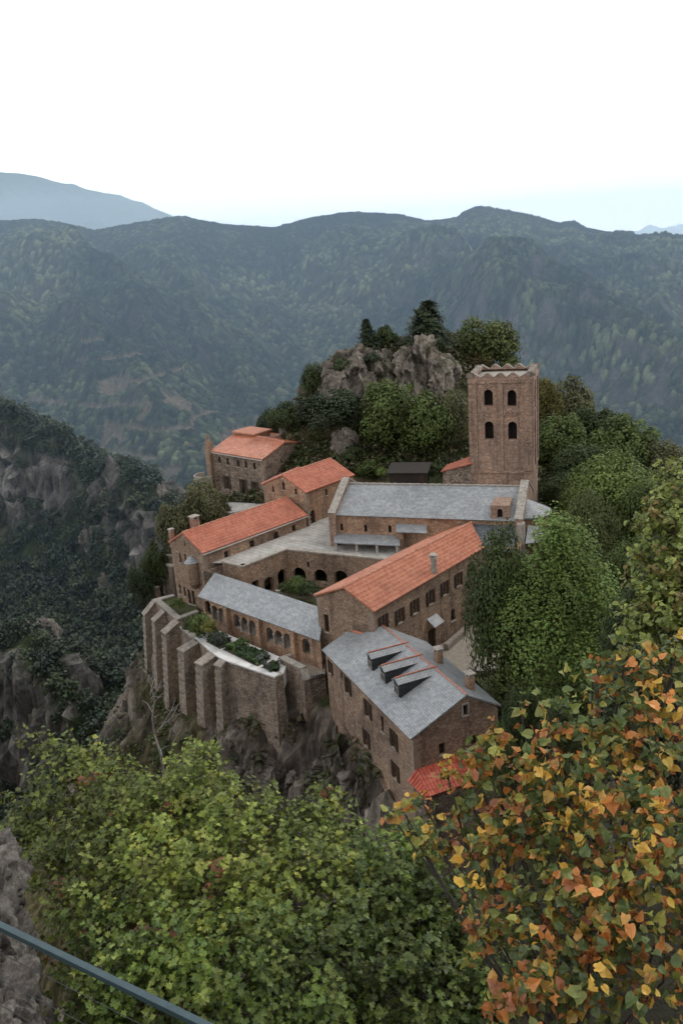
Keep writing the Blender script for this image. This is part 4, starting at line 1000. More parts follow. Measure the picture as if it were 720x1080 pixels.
for pl, lab in beds:
    pts = [U(*zpx(*p), Z_GARD) for p in pl]; c = sum(pts) / len(pts)
    b = thing('garden_bed', lab, 'garden bed', tuple(c), 'planted beds along the white garden path')
    g = MB(); q = [tuple(p[:2]) for p in pts]
    ar = sum(q[i][0] * q[(i + 1) % len(q)][1] - q[(i + 1) % len(q)][0] * q[i][1] for i in range(len(q)))
    if ar < 0: q = q[::-1]; pts = pts[::-1]
    g.prism(q, Z_GARD - .1, Z_GARD + .10); g.build('soil', MT['soil'], b)
    n = int(90 * abs(ar)); V = []; F = []; Cc_ = []
    for i in range(n):                                     # low planting: many small upturned leaves over the bed
        u_, v_ = RNG.random(2)
        if len(pts) == 4: p = bil([pts[0], pts[1], pts[2], pts[3]], u_, v_)
        else: p = bil([pts[0], pts[1], pts[2], pts[4]], u_, v_)
        cl_, rid = cells(np.array([p[0] * .9]), np.array([p[1] * .9]), 5); hh_ = .62 * math.sqrt(max(0, 1 - (cl_[0] * 1.25) ** 2)) * (.5 + rid[0])
        z = Z_GARD + .1 + hh_ * RNG.random() ** .4; s_l = .09 + .08 * RNG.random(); a_ = RNG.random() * 6.28
        d1 = np.array([math.cos(a_), math.sin(a_), RNG.normal() * .5]) * s_l; d2 = np.array([-math.sin(a_), math.cos(a_), RNG.normal() * .5]) * s_l
        b0 = len(V); q_ = np.array([p[0], p[1], z]); V += [q_ - d1, q_ - d2 * .6, q_ + d1, q_ + d2 * .6]; F.append((b0, b0 + 1, b0 + 2, b0 + 3))
        base = np.array([.035, .06, .022]) if rid[0] < .55 else np.array([.085, .10, .085]) if rid[0] < .8 else np.array([.07, .12, .03])
        Cc_ += [base * (.6 + .9 * RNG.random())] * 4
    link('plants', np_mesh('bed_plants', V, F, MT['leaf'], Cc_), b)
# right-hand yard by the wing
sheet('courtyard', [U(440, 690, Z_YARD), U(466.5, 679, Z_YARD), U(500, 655, Z_YARD), U(530, 640, Z_YARD), U(560, 660, Z_YARD), U(520, 720, Z_YARD), U(478, 712, Z_YARD)], Z_YARD, MT['gravel'], kind='structure', thick=.6)
sheet('lawn', [U(497, 712, Z_YARD), U(505, 700, Z_YARD), U(540, 690, Z_YARD), U(570, 700, Z_YARD), U(550, 760, Z_YARD), U(530, 750, Z_YARD)], Z_YARD + .03, MT['lawn'], kind='structure', thick=.6)
g = MB(); p, q = U(470, 683, Z_YARD + .3), U(492, 664, Z_YARD + .3); g.bar(p, q, .5, .7); o = g.build('yard_wall', MT['coping_dull']); props(o, 'low grey stone wall along the foot of the long tiled wing', 'wall')
wl_ = thing('fountain', 'round pale stone basin on the lawn beyond the slate house', 'fountain', tuple(U(509, 707, Z_YARD)))
c = U(509, 707, Z_YARD); g = MB(); g.tube([c, c + [0, 0, .55]], [1.15, 1.2], n=18, cap=False); g.tube([c + [0, 0, .55], c + [0, 0, .5]], [1.2, .95], n=18); g.build('basin', MT['coping'], wl_)
sheet('paving', [U(222, 529, Z_TER), U(277, 531, Z_TER), U(270, 536, Z_TER), U(243, 541, Z_TER), U(226, 537, Z_TER)], Z_TER, MT['paving'], kind='structure', thick=2)

# ================================================================== terrain
def zat(x, y, pts, vals, w):
    d = np.sqrt((x[..., None] - pts[:, 0]) ** 2 + (y[..., None] - pts[:, 1]) ** 2 + .5)
    return d @ w
CP = []
def c3(*p): CP.append(np.array(p, float))
def cpx(px, py, Y): CP.append(at(px, py, Y))
# left hill across the ravine
for a in ((-40, 425, 345), (0, 432, 330), (60, 457, 320), (120, 484, 300), (152, 508, 290), (170, 545, 278), (0, 520, 312), (60, 545, 303), (105, 540, 296),
          (95, 640, 262), (130, 645, 258), (50, 640, 272), (-5, 620, 285), (150, 610, 268), (-80, 470, 330), (-80, 620, 290), (165, 640, 250),
          (60, 715, 236), (20, 860, 190), (120, 700, 232), (100, 760, 205), (-10, 745, 225), (-60, 860, 190), (60, 830, 185), (100, 830, 170),
          (-20, 660, 222), (30, 668, 216), (60, 697, 208), (80, 728, 200), (-60, 650, 225)): cpx(*a)
for a in ((-260, 460, -90), (-150, 430, -140), (-70, 380, -165), (-20, 330, -175), (-250, 250, -110), (-200, 150, -100), (-180, 100, -90), (60, 330, -185), (150, 330, -170),
          (0, 240, -130), (80, 240, -120), (160, 240, -100), (-110, 90, -90), (-70, 60, -85), (-110, 20, -60), (-60, 10, -30), (0, 190, -80), (60, 190, -75), (-40, 190, -105),
          (-60, 130, -98), (-45, 110, -80), (-80, 160, -125),(260,300,-120),(260,150,-60),(200,60,-20),(200,0,10),(0,-30,12),(-100,-30,0),(100,-30,14),
          (-150, 600, -200), (0, 600, -215), (150, 600, -200), (300, 600, -170), (-320, 600, -170), (0, 460, -205), (-350, 300, -90),(-350,100,-60)): c3(*a)
# promontory: flat top, sheer left and front
for a in ((-10, 75, -39), (-17, 84, -40), (-12, 90, -38), (-2, 80, -38.5), (-2, 74, -38.5), (-8, 100, -34), (4, 90, -34), (14, 100, -31.5), (-14, 112, -33), (-10, 106, -33), (8, 66, -38), (12, 75, -38.2), (16, 70, -38.2), (22, 78, -38.4), (20, 62, -38.2),
          (15, 55, -39.5), (24, 66, -38.5), (9, 52, -44), (3, 50, -52)): c3(*a)
for a in ((330, 800, 66.5), (345, 764, 67), (368, 790, 63), (398, 834, 58), (365, 850, 60), (310, 830, 63), (270, 800, 68), (240, 770, 71), (345, 835, 62), (332, 803, 64.6), (322, 820, 63.2), (344, 792, 63.8), (312, 826, 62.5)): cpx(*a)
for a in ((-3.3, 66.0, -46.8), (-2.2, 65.3, -46.8), (-2.7, 64, -48), (-4.6, 64.5, -48)): c3(*a)
for top in (Pa, Pb, Pd, Pe, Pf, Pg, (-4, 66, 0)):
    t = xy(top); inn = np.array([-6, 82.0]) - t; inn /= np.hypot(*inn)
    c3(*(t + inn * 1.5), -41); c3(*(t - inn * 1.5), -46.5); c3(*(t - inn * 6), -52); c3(*(t - inn * 16), -64); c3(*(t - inn * 32), -82)
for a in ((-21, 96, -41), (-24, 100, -46), (-32, 104, -60), (-18, 104, -36), (-22, 112, -39), (-30, 118, -56), (-18, 122, -36), (-25, 132, -55), (-40, 125, -80), (-8, 122, -32), (-16, 140, -62), (-21, 91, -42.5)): c3(*a)
# rocky knoll behind the church and the wooded back of the spur
for a in ((345, 388, 123), (382, 372, 126), (430, 362, 128), (445, 362, 127), (470, 380, 127), (350, 440, 118.5), (400, 430, 119), (445, 425, 120), (478, 430, 119), (345, 480, 113), (400, 488, 110), (450, 492, 108), (480, 490, 108),
          (312, 470, 116), (300, 440, 122), (288, 470, 119), (520, 400, 130), (560, 440, 128), (600, 470, 124), (640, 510, 116), (690, 540, 108), (330, 405, 130), (420, 372, 138), (500, 395, 142)): cpx(*a)
for a in ((10, 160, -48), (40, 160, -55), (-20, 165, -75), (80, 150, -50), (70, 110, -36), (28, 100, -33), (34, 92, -34), (32, 84, -36), (45, 85, -34), (45, 65, -31), (36, 55, -34), (60, 60, -22), (40, 40, -27), (26, 44, -36), (22, 50, -38.5), (60, 30, -12), (30, 25, -20), (90, 80, -25)): c3(*a)
for a in ((0, 0, -3.2), (0, 3.4, -4.5), (-3, 4, -5.5), (3, 4, -4.5), (0, 8, -8), (-6, 8, -10), (6, 8, -6.5), (0, 14, -16), (8, 16, -13), (0, 25, -33), (-12, 25, -40), (12, 28, -30), (0, 38, -46), (10, 42, -44), (-12, 45, -62), (-25, 60, -72), (-30, 30, -50), (-15, 8, -14), (-8, 0, -4), (8, 0, -2.5), (-30, 0, -15), (30, 0, 0)): c3(*a)
CP = np.array(CP)
_d = np.sqrt(((CP[:, None, :2] - CP[None, :, :2]) ** 2).sum(-1) + .5)
_w = np.linalg.solve(_d + np.eye(len(CP)) * -.4, CP[:, 2])
def base_z(x, y):
    x = np.asarray(x, float); y = np.asarray(y, float); o = np.empty(x.shape)
    xf, yf, of = x.ravel(), y.ravel(), o.ravel()
    for i in range(0, len(xf), 20000): of[i:i + 20000] = zat(xf[i:i + 20000], yf[i:i + 20000], CP, None, _w)
    return of.reshape(x.shape)
def graded(stops):
    out_ = []
    for (a, b, st_) in stops: out_ += list(np.arange(a, b, st_))
    return np.array(out_ + [stops[-1][1]])
gx = graded([(-900, -340, 20), (-340, -180, 3.0), (-180, -60, 1.5), (-60, -32, .9), (-32, 34, .45), (34, 60, 1.0), (60, 200, 4), (200, 900, 25)])
gy = graded([(-60, 0, 4), (0, 40, .9), (40, 128, .45), (128, 150, .8), (150, 340, 1.5), (340, 620, 8), (620, 760, 35)])
X, Y = np.meshgrid(gx, gy)
Z = base_z(X, Y)
gzx = np.gradient(Z, axis=1) / np.gradient(X, axis=1); gzy = np.gradient(Z, axis=0) / np.gradient(Y, axis=0)
steep = np.hypot(gzx, gzy)
plate = (X > -18) & (X < 22) & (Y > 66) & (Y < 104) & (Z > -41)
rockm = np.clip((steep - .75) / .7, 0, 1)
far_ = np.clip((Y - 150) / 60, 0, 1)
# crags: fissured, blocky displacement where the ground stands up
r1_ = fbm(X / 7.0, Y / 7.0, Z / 10, 4, 3, ridged=True); r2_ = fbm(X / 2.2, Y / 2.2, Z / 4.5, 3, 9, ridged=True); r3_ = fbm(X / 22, Y / 22, Z / 30, 3, 21, ridged=True)
sc_ = 1 + 3.0 * far_
bl1, _q = blocks(X / 2.6, Y / 2.6, Z / 4.2, 5); bl2, br2 = blocks(X / 1.0 + .4 * vnoise(X, Y, Z), Y / 1.0, Z / 1.5, 15); bl3, br3 = blocks(X / 9, Y / 9, Z / 13, 25)
amp = np.where(plate, .05, 1) * np.where((X > -21) & (X < 12) & (Y > 58) & (Y < 92), .55, 1)
dz = amp * (.5 * fbm(X / 9, Y / 9, oct=4, seed=31) + rockm * (.6 * r1_ + 1.3 * bl1 + .6 * bl2) + far_ * rockm * (6 * r3_ + 5 * bl3))
nrm = np.stack([-gzx, -gzy, np.ones_like(Z)], -1); nrm /= np.linalg.norm(nrm, axis=-1, keepdims=True)
push = amp * rockm * (1.0 * r1_ + 1.8 * bl1 + .9 * bl2 + 1.0 * far_ * bl3) * .8
P = np.stack([X + nrm[..., 0] * push * sc_ * .7, Y + nrm[..., 1] * push * sc_ * .7, Z + dz], -1)
ny, nx = X.shape
idx = np.arange(nx * ny).reshape(ny, nx)
F = np.stack([idx[:-1, :-1], idx[:-1, 1:], idx[1:, 1:], idx[1:, :-1]], -1).reshape(-1, 4)
# colour: rock, scree, dry grass, undergrowth
n_a = fbm(X / 14, Y / 14, oct=4, seed=41); n_b = fbm(X / 3, Y / 3, Z / 3, oct=3, seed=43)
fk = far_[..., None]; rock = np.array([.17, .143, .118]) * (1 - fk) + np.array([.15, .14, .128]) * fk; rock2 = np.array([.30, .262, .225]) * (1 - fk) + np.array([.25, .235, .215]) * fk; rock3 = np.array([.065, .054, .045]) + 0 * fk
grass = np.array([.085, .082, .038]); green = np.array([.034, .046, .018]); dry = np.array([.17, .14, .085])
k = np.clip(.42 + .5 * n_b + .5 * (br2 - .5) + .4 * bl1, 0, 1)[..., None]
rc = np.where(k > .5, rock * (1 - (k - .5) * 2) + rock2 * ((k - .5) * 2), rock3 * (1 - k * 2) + rock * (k * 2))
k2 = np.clip(.5 + 1.2 * n_a, 0, 1)[..., None]; gc = green * (1 - k2) + grass * k2
k3 = np.clip((fbm(X / 5, Y / 5, oct=3, seed=47) - .2) * 3, 0, 1)[..., None]; gc = gc * (1 - k3) + dry * k3
gc = np.where((Y > 140)[..., None], green * .9, gc)
west = (np.clip((-10 - X) / 6, 0, 1) * np.clip((96 - Y) / 8, 0, 1) * np.clip((Y - 62) / 6, 0, 1))[..., None]
gc = gc * (1 - .7 * west) + (np.array([.135, .115, .06]) * (.7 + .6 * k2)) * .7 * west
rm_ = np.clip((rockm - .30 - .26 * far_ - .70 * west[..., 0] - .35 * np.clip(n_a, -.2, 1) + .34 * n_b) * 4, 0, 1)[..., None]
colr = rc * rm_ + gc * (1 - rm_)
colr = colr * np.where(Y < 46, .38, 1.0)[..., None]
def terrain_mat():
    m, t, b, o = new_mat('terrain_ground')
    a = N(t, 'ShaderNodeAttribute', attribute_name='Col'); g = t.nodes.new('ShaderNodeNewGeometry')
    mp = t.nodes.new('ShaderNodeMapping'); mp.inputs['Scale'].default_value = (1, 1, .45); t.links.new(g.outputs['Position'], mp.inputs[0])
    n = N(t, 'ShaderNodeTexNoise'); n.inputs['Scale'].default_value = 1.3; n.inputs['Detail'].default_value = 8; n.inputs['Roughness'].default_value = .7; t.links.new(mp.outputs[0], n.inputs['Vector'])
    v = N(t, 'ShaderNodeTexVoronoi', feature='DISTANCE_TO_EDGE'); v.inputs['Scale'].default_value = .55
    wv = N(t, 'ShaderNodeVectorMath', operation='MULTIPLY_ADD'); wv.inputs[1].default_value = (1.6, 1.6, 1.6); t.links.new(n.outputs['Color'], wv.inputs[0]); t.links.new(mp.outputs[0], wv.inputs[2]); t.links.new(wv.outputs[0], v.inputs['Vector'])
    r = ramp_node(t, [(.3, (.45, .45, .45)), (.5, (1, 1, 1)), (.7, (1.5, 1.48, 1.44))], n.outputs[0])
    c = mixc(t, .9, a.outputs['Color'], r.outputs[0], 'MULTIPLY')
    cr = ramp_node(t, [(0, (.45, .43, .42)), (.06, (1, 1, 1))], v.outputs['Distance']); c = mixc(t, .6, c, cr.outputs[0], 'MULTIPLY')
    nl = N(t, 'ShaderNodeTexNoise'); nl.inputs['Scale'].default_value = .22; nl.inputs['Detail'].default_value = 6; nl.inputs['Roughness'].default_value = .75; t.links.new(mp.outputs[0], nl.inputs['Vector'])
    rl = ramp_node(t, [(.38, (.35, .35, .36)), (.5, (1, 1, 1)), (.66, (1.45, 1.43, 1.4))], nl.outputs[0]); c = mixc(t, .8, c, rl.outputs[0], 'MULTIPLY')
    t.links.new(c, b.inputs['Base Color']); b.inputs['Roughness'].default_value = .95; b.inputs['Specular IOR Level'].default_value = .2
    bp = N(t, 'ShaderNodeBump'); bp.inputs['Strength'].default_value = .7; bp.inputs['Distance'].default_value = .5; t.links.new(n.outputs[0], bp.inputs['Height']); t.links.new(bp.outputs[0], b.inputs['Normal'])
    return m
MT['terrain'] = terrain_mat()
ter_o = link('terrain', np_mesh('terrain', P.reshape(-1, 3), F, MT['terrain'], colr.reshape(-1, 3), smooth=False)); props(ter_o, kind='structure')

# ---- the mountain across the main valley
def hill_mat(name, bumpy=.6):
    m, t, b, o = new_mat(name)
    a = N(t, 'ShaderNodeAttribute', attribute_name='Col'); g = t.nodes.new('ShaderNodeNewGeometry')
    n = N(t, 'ShaderNodeTexNoise'); n.inputs['Scale'].default_value = .35; n.inputs['Detail'].default_value = 5; t.links.new(g.outputs['Position'], n.inputs['Vector'])
    r = ramp_node(t, [(.3, (.6, .6, .6)), (.7, (1.4, 1.4, 1.4))], n.outputs[0]); c = mixc(t, .8, a.outputs['Color'], r.outputs[0], 'MULTIPLY')
    t.links.new(c, b.inputs['Base Color']); b.inputs['Roughness'].default_value = 1; b.inputs['Specular IOR Level'].default_value = 0
    return m
MT['hill'] = hill_mat('wooded_hillside')
RIDGE = [(-260, 262), (-120, 250), (-60, 240), (0, 233), (40, 231), (70, 236), (100, 243), (150, 234), (190, 228), (215, 233), (240, 237), (290, 240), (310, 234), (330, 229), (370, 223.5), (420, 226), (450, 233), (480, 230), (492, 222), (505, 217.5), (530, 221), (560, 227), (590, 235), (604, 233), (620, 241), (650, 246), (680, 254), (720, 262), (800, 285), (900, 318), (1050, 360)]
YR, YF = 1500.0, 600.0
rp = np.array([at(px, py, YR) for px, py in RIDGE])
mx = np.concatenate([np.arange(-1250, -760, 14), np.arange(-760, 800, 1.7), np.arange(800, 1500, 18)]); my = np.concatenate([np.arange(520, 900, 1.6), np.arange(900, 1320, 2.1), np.arange(1320, 1560, 3.0), np.arange(1560, 2000, 14)])
X, Y = np.meshgrid(mx, my)
bearing = X / Y * YR
zr = np.interp(bearing, rp[:, 0], rp[:, 2]) * (Y / YR) ** 0.0
zr = np.interp(bearing, rp[:, 0], rp[:, 2])
t_ = np.clip((Y - YF) / (YR - YF), 0, 1)
zf = -205 + 20 * np.sin(X / 260)
prof = t_ ** .93
Z = zf + (zr - zf) * prof
back = np.clip((Y - YR) / 450, 0, 1); Z = np.where(Y > YR, zr - 260 * back ** 1.1, Z)
wx = X + 70 * fbm(X / 330, Y / 330, oct=2, seed=61); wy = Y + 70 * fbm(X / 330, Y / 330, oct=2, seed=67)
sp_ = fbm((wx * .95 + wy * .32) / 330, (wy * .62) / 520, oct=4, seed=71, ridged=True)            # spurs running down the face
env = np.sin(np.pi * np.clip(t_ ** 1.25, 0, 1)) ** .7 * np.clip((.94 - t_) * 4.5, 0, 1)
Z = Z + env * (105 * sp_ - 20) + env * 26 * fbm(wx / 110, wy / 190, oct=4, seed=77, ridged=True) + env ** .4 * 9 * fbm(X / 60, Y / 60, oct=4, seed=73) + np.where(t_ >= 1, 0, 1) * 0
gzx = np.gradient(Z, axis=1) / np.gradient(X, axis=1); gzy = np.gradient(Z, axis=0) / np.gradient(Y, axis=0)
steep = np.hypot(gzx, gzy)
cd, cr_ = cells(X / 6.6 + .3 * vnoise(X / 9, Y / 9), Y / 6.6, 5); cd2, cr2 = cells(X / 4.1, Y / 4.1, 9)
nb = fbm(X / 90, Y / 90, oct=5, seed=79, gain=.6)
rk = np.clip((steep - .62) * 2.2 + nb * 1.3 - .15, 0, 1) * np.clip((fbm(X / 16, Y / 16, oct=3, seed=83) + .12) * 4, 0, 1)
right = np.clip((bearing + 150) / 500, 0, 1)
rk = np.clip(rk * (.45 + .55 * right), 0, 1) * np.clip(.6 + 1.3 * vnoise(X / 7, Y / 7, seed=311), .1, 1)
ez = Z + 5 * fbm(X / 80, Y / 80, oct=2, seed=89)
terr = (np.abs((ez / 17) % 1 - .5) < .10) & (t_ < .33) & (bearing > -560) & (bearing < 120) & (fbm(X / 60, Y / 60, oct=3, seed=97) > -.08)
clear = (fbm(X / 34, Y / 34, oct=3, seed=101) > .34) & (t_ < .30) & (bearing > -420) & (bearing < 200)
wood = 1 - np.clip(rk * 1.2, 0, 1); wood = np.where(terr | clear, .08, wood)
keep = np.where(cr_ < .80 + .2 * (nb + .3), 1, 0)
crown = np.where(cd < .6, np.sqrt(np.clip(1 - (cd / .6) ** 2, 0, 1)), 0) * (1.8 + 5.2 * cr_ ** 1.5) * keep
crown2 = np.where(cd2 < .6, np.sqrt(np.clip(1 - (cd2 / .6) ** 2, 0, 1)), 0) * (1.5 + 2.5 * cr2)
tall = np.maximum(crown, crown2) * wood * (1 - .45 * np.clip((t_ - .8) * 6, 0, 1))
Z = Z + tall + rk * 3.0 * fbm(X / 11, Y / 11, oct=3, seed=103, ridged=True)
dark = np.array([.018, .026, .020]); mid = np.array([.042, .054, .030]); lite = np.array([.088, .096, .050]); soil = np.array([.30, .245, .17]); rocc = np.array([.10, .093, .085])
kk = np.clip(.5 + .8 * nb + .5 * (cr_ - .5), 0, 1)[..., None]
colr = np.where(kk < .5, dark * (1 - kk * 2) + mid * kk * 2, mid * (2 - kk * 2) + lite * (kk * 2 - 1))
colr = colr * (.06 + 1.75 * np.clip(tall / 4.6, 0, 1) ** 1.2)[..., None] * (.7 + .6 * cr_[..., None])  # crown tops bright, gaps near black: canopy shade painted into the colour
colr = colr * (1 - rk[..., None]) + rocc * (.6 + .6 * vnoise(X / 6, Y / 6)[..., None] * .5 + .3) * rk[..., None]
colr = np.where(((terr | clear) & (tall < 1.2))[..., None], soil * (.30 + .28 * cr2[..., None]), colr)
ny, nx = X.shape; idx = np.arange(nx * ny).reshape(ny, nx)
F = np.stack([idx[:-1, :-1], idx[:-1, 1:], idx[1:, 1:], idx[1:, :-1]], -1).reshape(-1, 4)
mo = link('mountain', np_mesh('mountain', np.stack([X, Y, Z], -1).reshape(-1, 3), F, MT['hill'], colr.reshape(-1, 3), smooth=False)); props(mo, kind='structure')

# ---- far blue ranges
def range_(name, line, Yd, depth, seed, foot):
    rp = np.array([at(px, py, Yd) for px, py in line]); s = Yd / 260.0
    mx = np.arange(rp[0, 0], rp[-1, 0], s * .8); my = np.linspace(Yd - depth, Yd + depth * .5, 140)
    X, Y = np.meshgrid(mx, my); zr = np.interp(X / Y * Yd, rp[:, 0], rp[:, 2]); t_ = np.clip(1 - np.abs(Y - Yd) / depth, 0, 1)
    Z = foot + (zr - foot) * t_ ** .8; env = np.clip(np.sin(np.pi * t_), 0, 1) ** .6
    L = Yd / 12
    Z = Z + env * Yd / 38 * fbm((X + .4 * Y) / L, Y / L / 1.6, oct=5, seed=seed, ridged=True)
    nb = fbm(X / L * 2, Y / L * 2, oct=4, seed=seed + 5)[..., None]
    colr = np.array([.045, .06, .04]) * (1 + .5 * nb)
    ny, nx = X.shape; idx = np.arange(nx * ny).reshape(ny, nx)
    F = np.stack([idx[:-1, :-1], idx[:-1, 1:], idx[1:, 1:], idx[1:, :-1]], -1).reshape(-1, 4)
    o = link(name, np_mesh(name, np.stack([X, Y, Z], -1).reshape(-1, 3), F, MT['hill'], colr.reshape(-1, 3), smooth=True)); props(o, kind='structure')
range_('far_mountain', [(-300, 190), (-120, 186), (-40, 180), (0, 181.5), (20, 182), (40, 186), (70, 195), (110, 204), (150, 215), (180, 226), (215, 245), (260, 275), (320, 300), (400, 320)], 5600, 1500, 111, -300)
range_('far_mountain', [(420, 330), (560, 300), (640, 262), (680, 252), (700, 248), (720, 245), (800, 236), (900, 240), (1050, 250)], 9500, 2200, 131, -400)

# ---- haze in the valleys: real air between the spur and the ranges
def haze_box(y0, y1, dens, tint):
    hm = bpy.data.materials.new('valley_haze'); hm.use_nodes = True; t = hm.node_tree; t.nodes.clear()
    o = t.nodes.new('ShaderNodeOutputMaterial'); vs = t.nodes.new('ShaderNodeVolumeScatter'); va = t.nodes.new('ShaderNodeVolumeAbsorption'); ads = t.nodes.new('ShaderNodeAddShader')
    for n_ in (vs, va): n_.inputs['Color'].default_value = (*tint, 1); n_.inputs['Density'].default_value = dens
    t.links.new(vs.outputs[0], ads.inputs[0]); t.links.new(va.outputs[0], ads.inputs[1]); t.links.new(ads.outputs[0], o.inputs['Volume'])
    g = MB(); g.box((0, (y0 + y1) / 2, -110), 24000, y1 - y0, 900); ho = g.build('haze', hm); props(ho, kind='stuff')
haze_box(180, 1640, HAZE, (.59, .785, 1.0)); haze_box(1640.5, 11500, .00015, (.70, .86, 1.0))
# ================================================================== vegetation
def tree_leaf_mat(name, rough=.6):
    m, t, b, o = new_mat(name)
    a = N(t, 'ShaderNodeAttribute', attribute_name='Col'); oi = t.nodes.new('ShaderNodeObjectInfo')
    c = mixc(t, 1.0, a.outputs['Color'], oi.outputs['Color'], 'MULTIPLY')
    t.links.new(c, b.inputs['Base Color']); b.inputs['Roughness'].default_value = rough; b.inputs['Specular IOR Level'].default_value = .25
    tr = t.nodes.new('ShaderNodeBsdfTranslucent'); t.links.new(c, tr.inputs['Color'])
    mx = t.nodes.new('ShaderNodeMixShader'); mx.inputs[0].default_value = .18
    t.links.new(b.outputs[0], mx.inputs[1]); t.links.new(tr.outputs[0], mx.inputs[2]); t.links.new(mx.outputs[0], o.inputs['Surface'])
    return m
MT['tree_leaf'] = tree_leaf_mat('tree_leaves')

def leaf_quads(P, Nrm, size, rng, aspect=.62):
    """diamond leaves at P, facing roughly along Nrm"""
    n = len(P); a = rng.normal(size=(n, 3)); d1 = np.cross(Nrm, a); d1 /= np.linalg.norm(d1, axis=1, keepdims=True) + 1e-9
    d2 = np.cross(Nrm, d1); d2 /= np.linalg.norm(d2, axis=1, keepdims=True) + 1e-9
    s = (size * (.65 + .7 * rng.random(n)))[:, None]
    V = np.stack([P - d1 * s, P - d2 * s * aspect, P + d1 * s, P + d2 * s * aspect], 1).reshape(-1, 3)
    F = np.arange(4 * n).reshape(n, 4)
    return V, F
ASP = {'oak': 1.9, 'oakfine': 1.9, 'tall': 3.0, 'pine': 2.0, 'bush': 1.3}
def crown(kind, seed, n, leaf):
    """unit crown (radius 1, from z=0 to z=1): leaf clumps hung through the volume, gaps between them"""
    r = np.random.default_rng(seed); P = []; Nn = []; Cc = []
    if kind == 'pine':
        tiers = 15
        for k in range(tiers):
            f = (k + .3) / tiers; rad = (1 - f) ** .62 * .95 + .05; nb = max(5, int(15 * (1 - f) + 4))
            for j in range(nb):
                a = r.random() * 6.283; L = rad * (.6 + .5 * r.random()); m = max(4, int(n / tiers / nb * 1.3))
                s = r.random(m) ** .6; x = np.cos(a) * s * L; y = np.sin(a) * s * L; z = f + .05 - .09 * s + r.normal(size=m) * .018
                sp = .10 * (1 - .4 * s); P.append(np.stack([x + r.normal(size=m) * sp, y + r.normal(size=m) * sp, z], 1))
                nn = np.stack([np.cos(a) * .5 + r.normal(size=m) * .4, np.sin(a) * .5 + r.normal(size=m) * .4, np.ones(m)], 1); Nn.append(nn)
                Cc.append(np.full(m, .75 + .5 * r.random()) * (.55 + .5 * s))  # needles near the stem darker: inner shade put into the colour
    else:
        nc = {'oak': 46, 'oakfine': 64, 'tall': 64, 'bush': 22}[kind]
        cs = []
        while len(cs) < nc:
            v = r.normal(size=3); v /= np.linalg.norm(v); rr = r.random() ** .33 * .80
            if v[2] < -.75: continue
            p = v * rr
            z = .5 + p[2] * .48
            if kind == 'tall': w_ = np.interp(z, [0, .12, .35, .7, 1], [.55, .85, 1, .62, .12])
            elif kind == 'bush': w_ = np.interp(z, [0, .3, 1], [1, 1, .5])
            else: w_ = np.interp(z, [0, .25, .6, 1], [.7, 1, .98, .55])
            q = np.array([p[0] * w_ * 1.18, p[1] * w_ * 1.18, z]); cs.append((q, .19 + .15 * r.random(), .70 + .6 * r.random()))
        for q, cr, br in cs:
            m = int(n / nc * (cr / .265) ** 2)
            v = r.normal(size=(m, 3)); v /= np.linalg.norm(v, axis=1, keepdims=True)
            v[:, 2] = np.where(v[:, 2] < -.35, -v[:, 2], v[:, 2])
            rad = cr * (.72 + .36 * r.random(m))[:, None]
            p = q + v * rad * np.array([1, 1, .62]); P.append(p)
            Nn.append(v + r.normal(size=(m, 3)) * .45 + np.array([0, 0, .35]))
            Cc.append(br * (.72 + .5 * r.random(m)) * (.62 + .38 * np.clip(v[:, 2] + .5, 0, 1)))  # clump undersides coloured darker, crown shade painted in
        m = n // 9; v = r.normal(size=(m, 3)); v /= np.linalg.norm(v, axis=1, keepdims=True); P.append(np.array([0, 0, .5]) + v * np.array([.98, .98, .47]) * (.75 + .35 * r.random(m))[:, None] * (np.interp(.5 + v[:, 2] * .48, [0, .12, .35, .7, 1], [.55, .85, 1, .62, .15])[:, None] if kind == 'tall' else 1)); Nn.append(v); Cc.append(.8 + .5 * r.random(m))
    P = np.concatenate(P); Nn = np.concatenate(Nn); Cc = np.concatenate(Cc)
    lo, hi = np.percentile(P[:, 2], 1), np.percentile(P[:, 2], 99.5); P[:, 2] = (P[:, 2] - lo) / (hi - lo) * ASP[kind]; P[:, :2] /= np.percentile(np.hypot(P[:, 0], P[:, 1]), 97)
    V, F = leaf_quads(P, Nn, leaf, r)
    tint = np.stack([Cc * (1 + .25 * (r.random(len(Cc)) - .4)), Cc, Cc * (.9 + .2 * r.random(len(Cc)))], 1)
    return V, F, np.repeat(tint, 4, 0)
PROTO = {}
for kd, seeds, n, lf in (('oak', (1, 2, 3), 8200, .048), ('tall', (4, 5), 30000, .0235), ('oakfine', (31, 32), 21000, .030), ('pine', (6,), 10000, .055), ('bush', (7, 8), 2600, .075)):
    PROTO[kd] = []
    for sd_ in seeds:
        V, F, Cc = crown(kd, sd_, n, lf); PROTO[kd].append(np_mesh('crown_' + kd, V, F, MT['tree_leaf'], Cc))
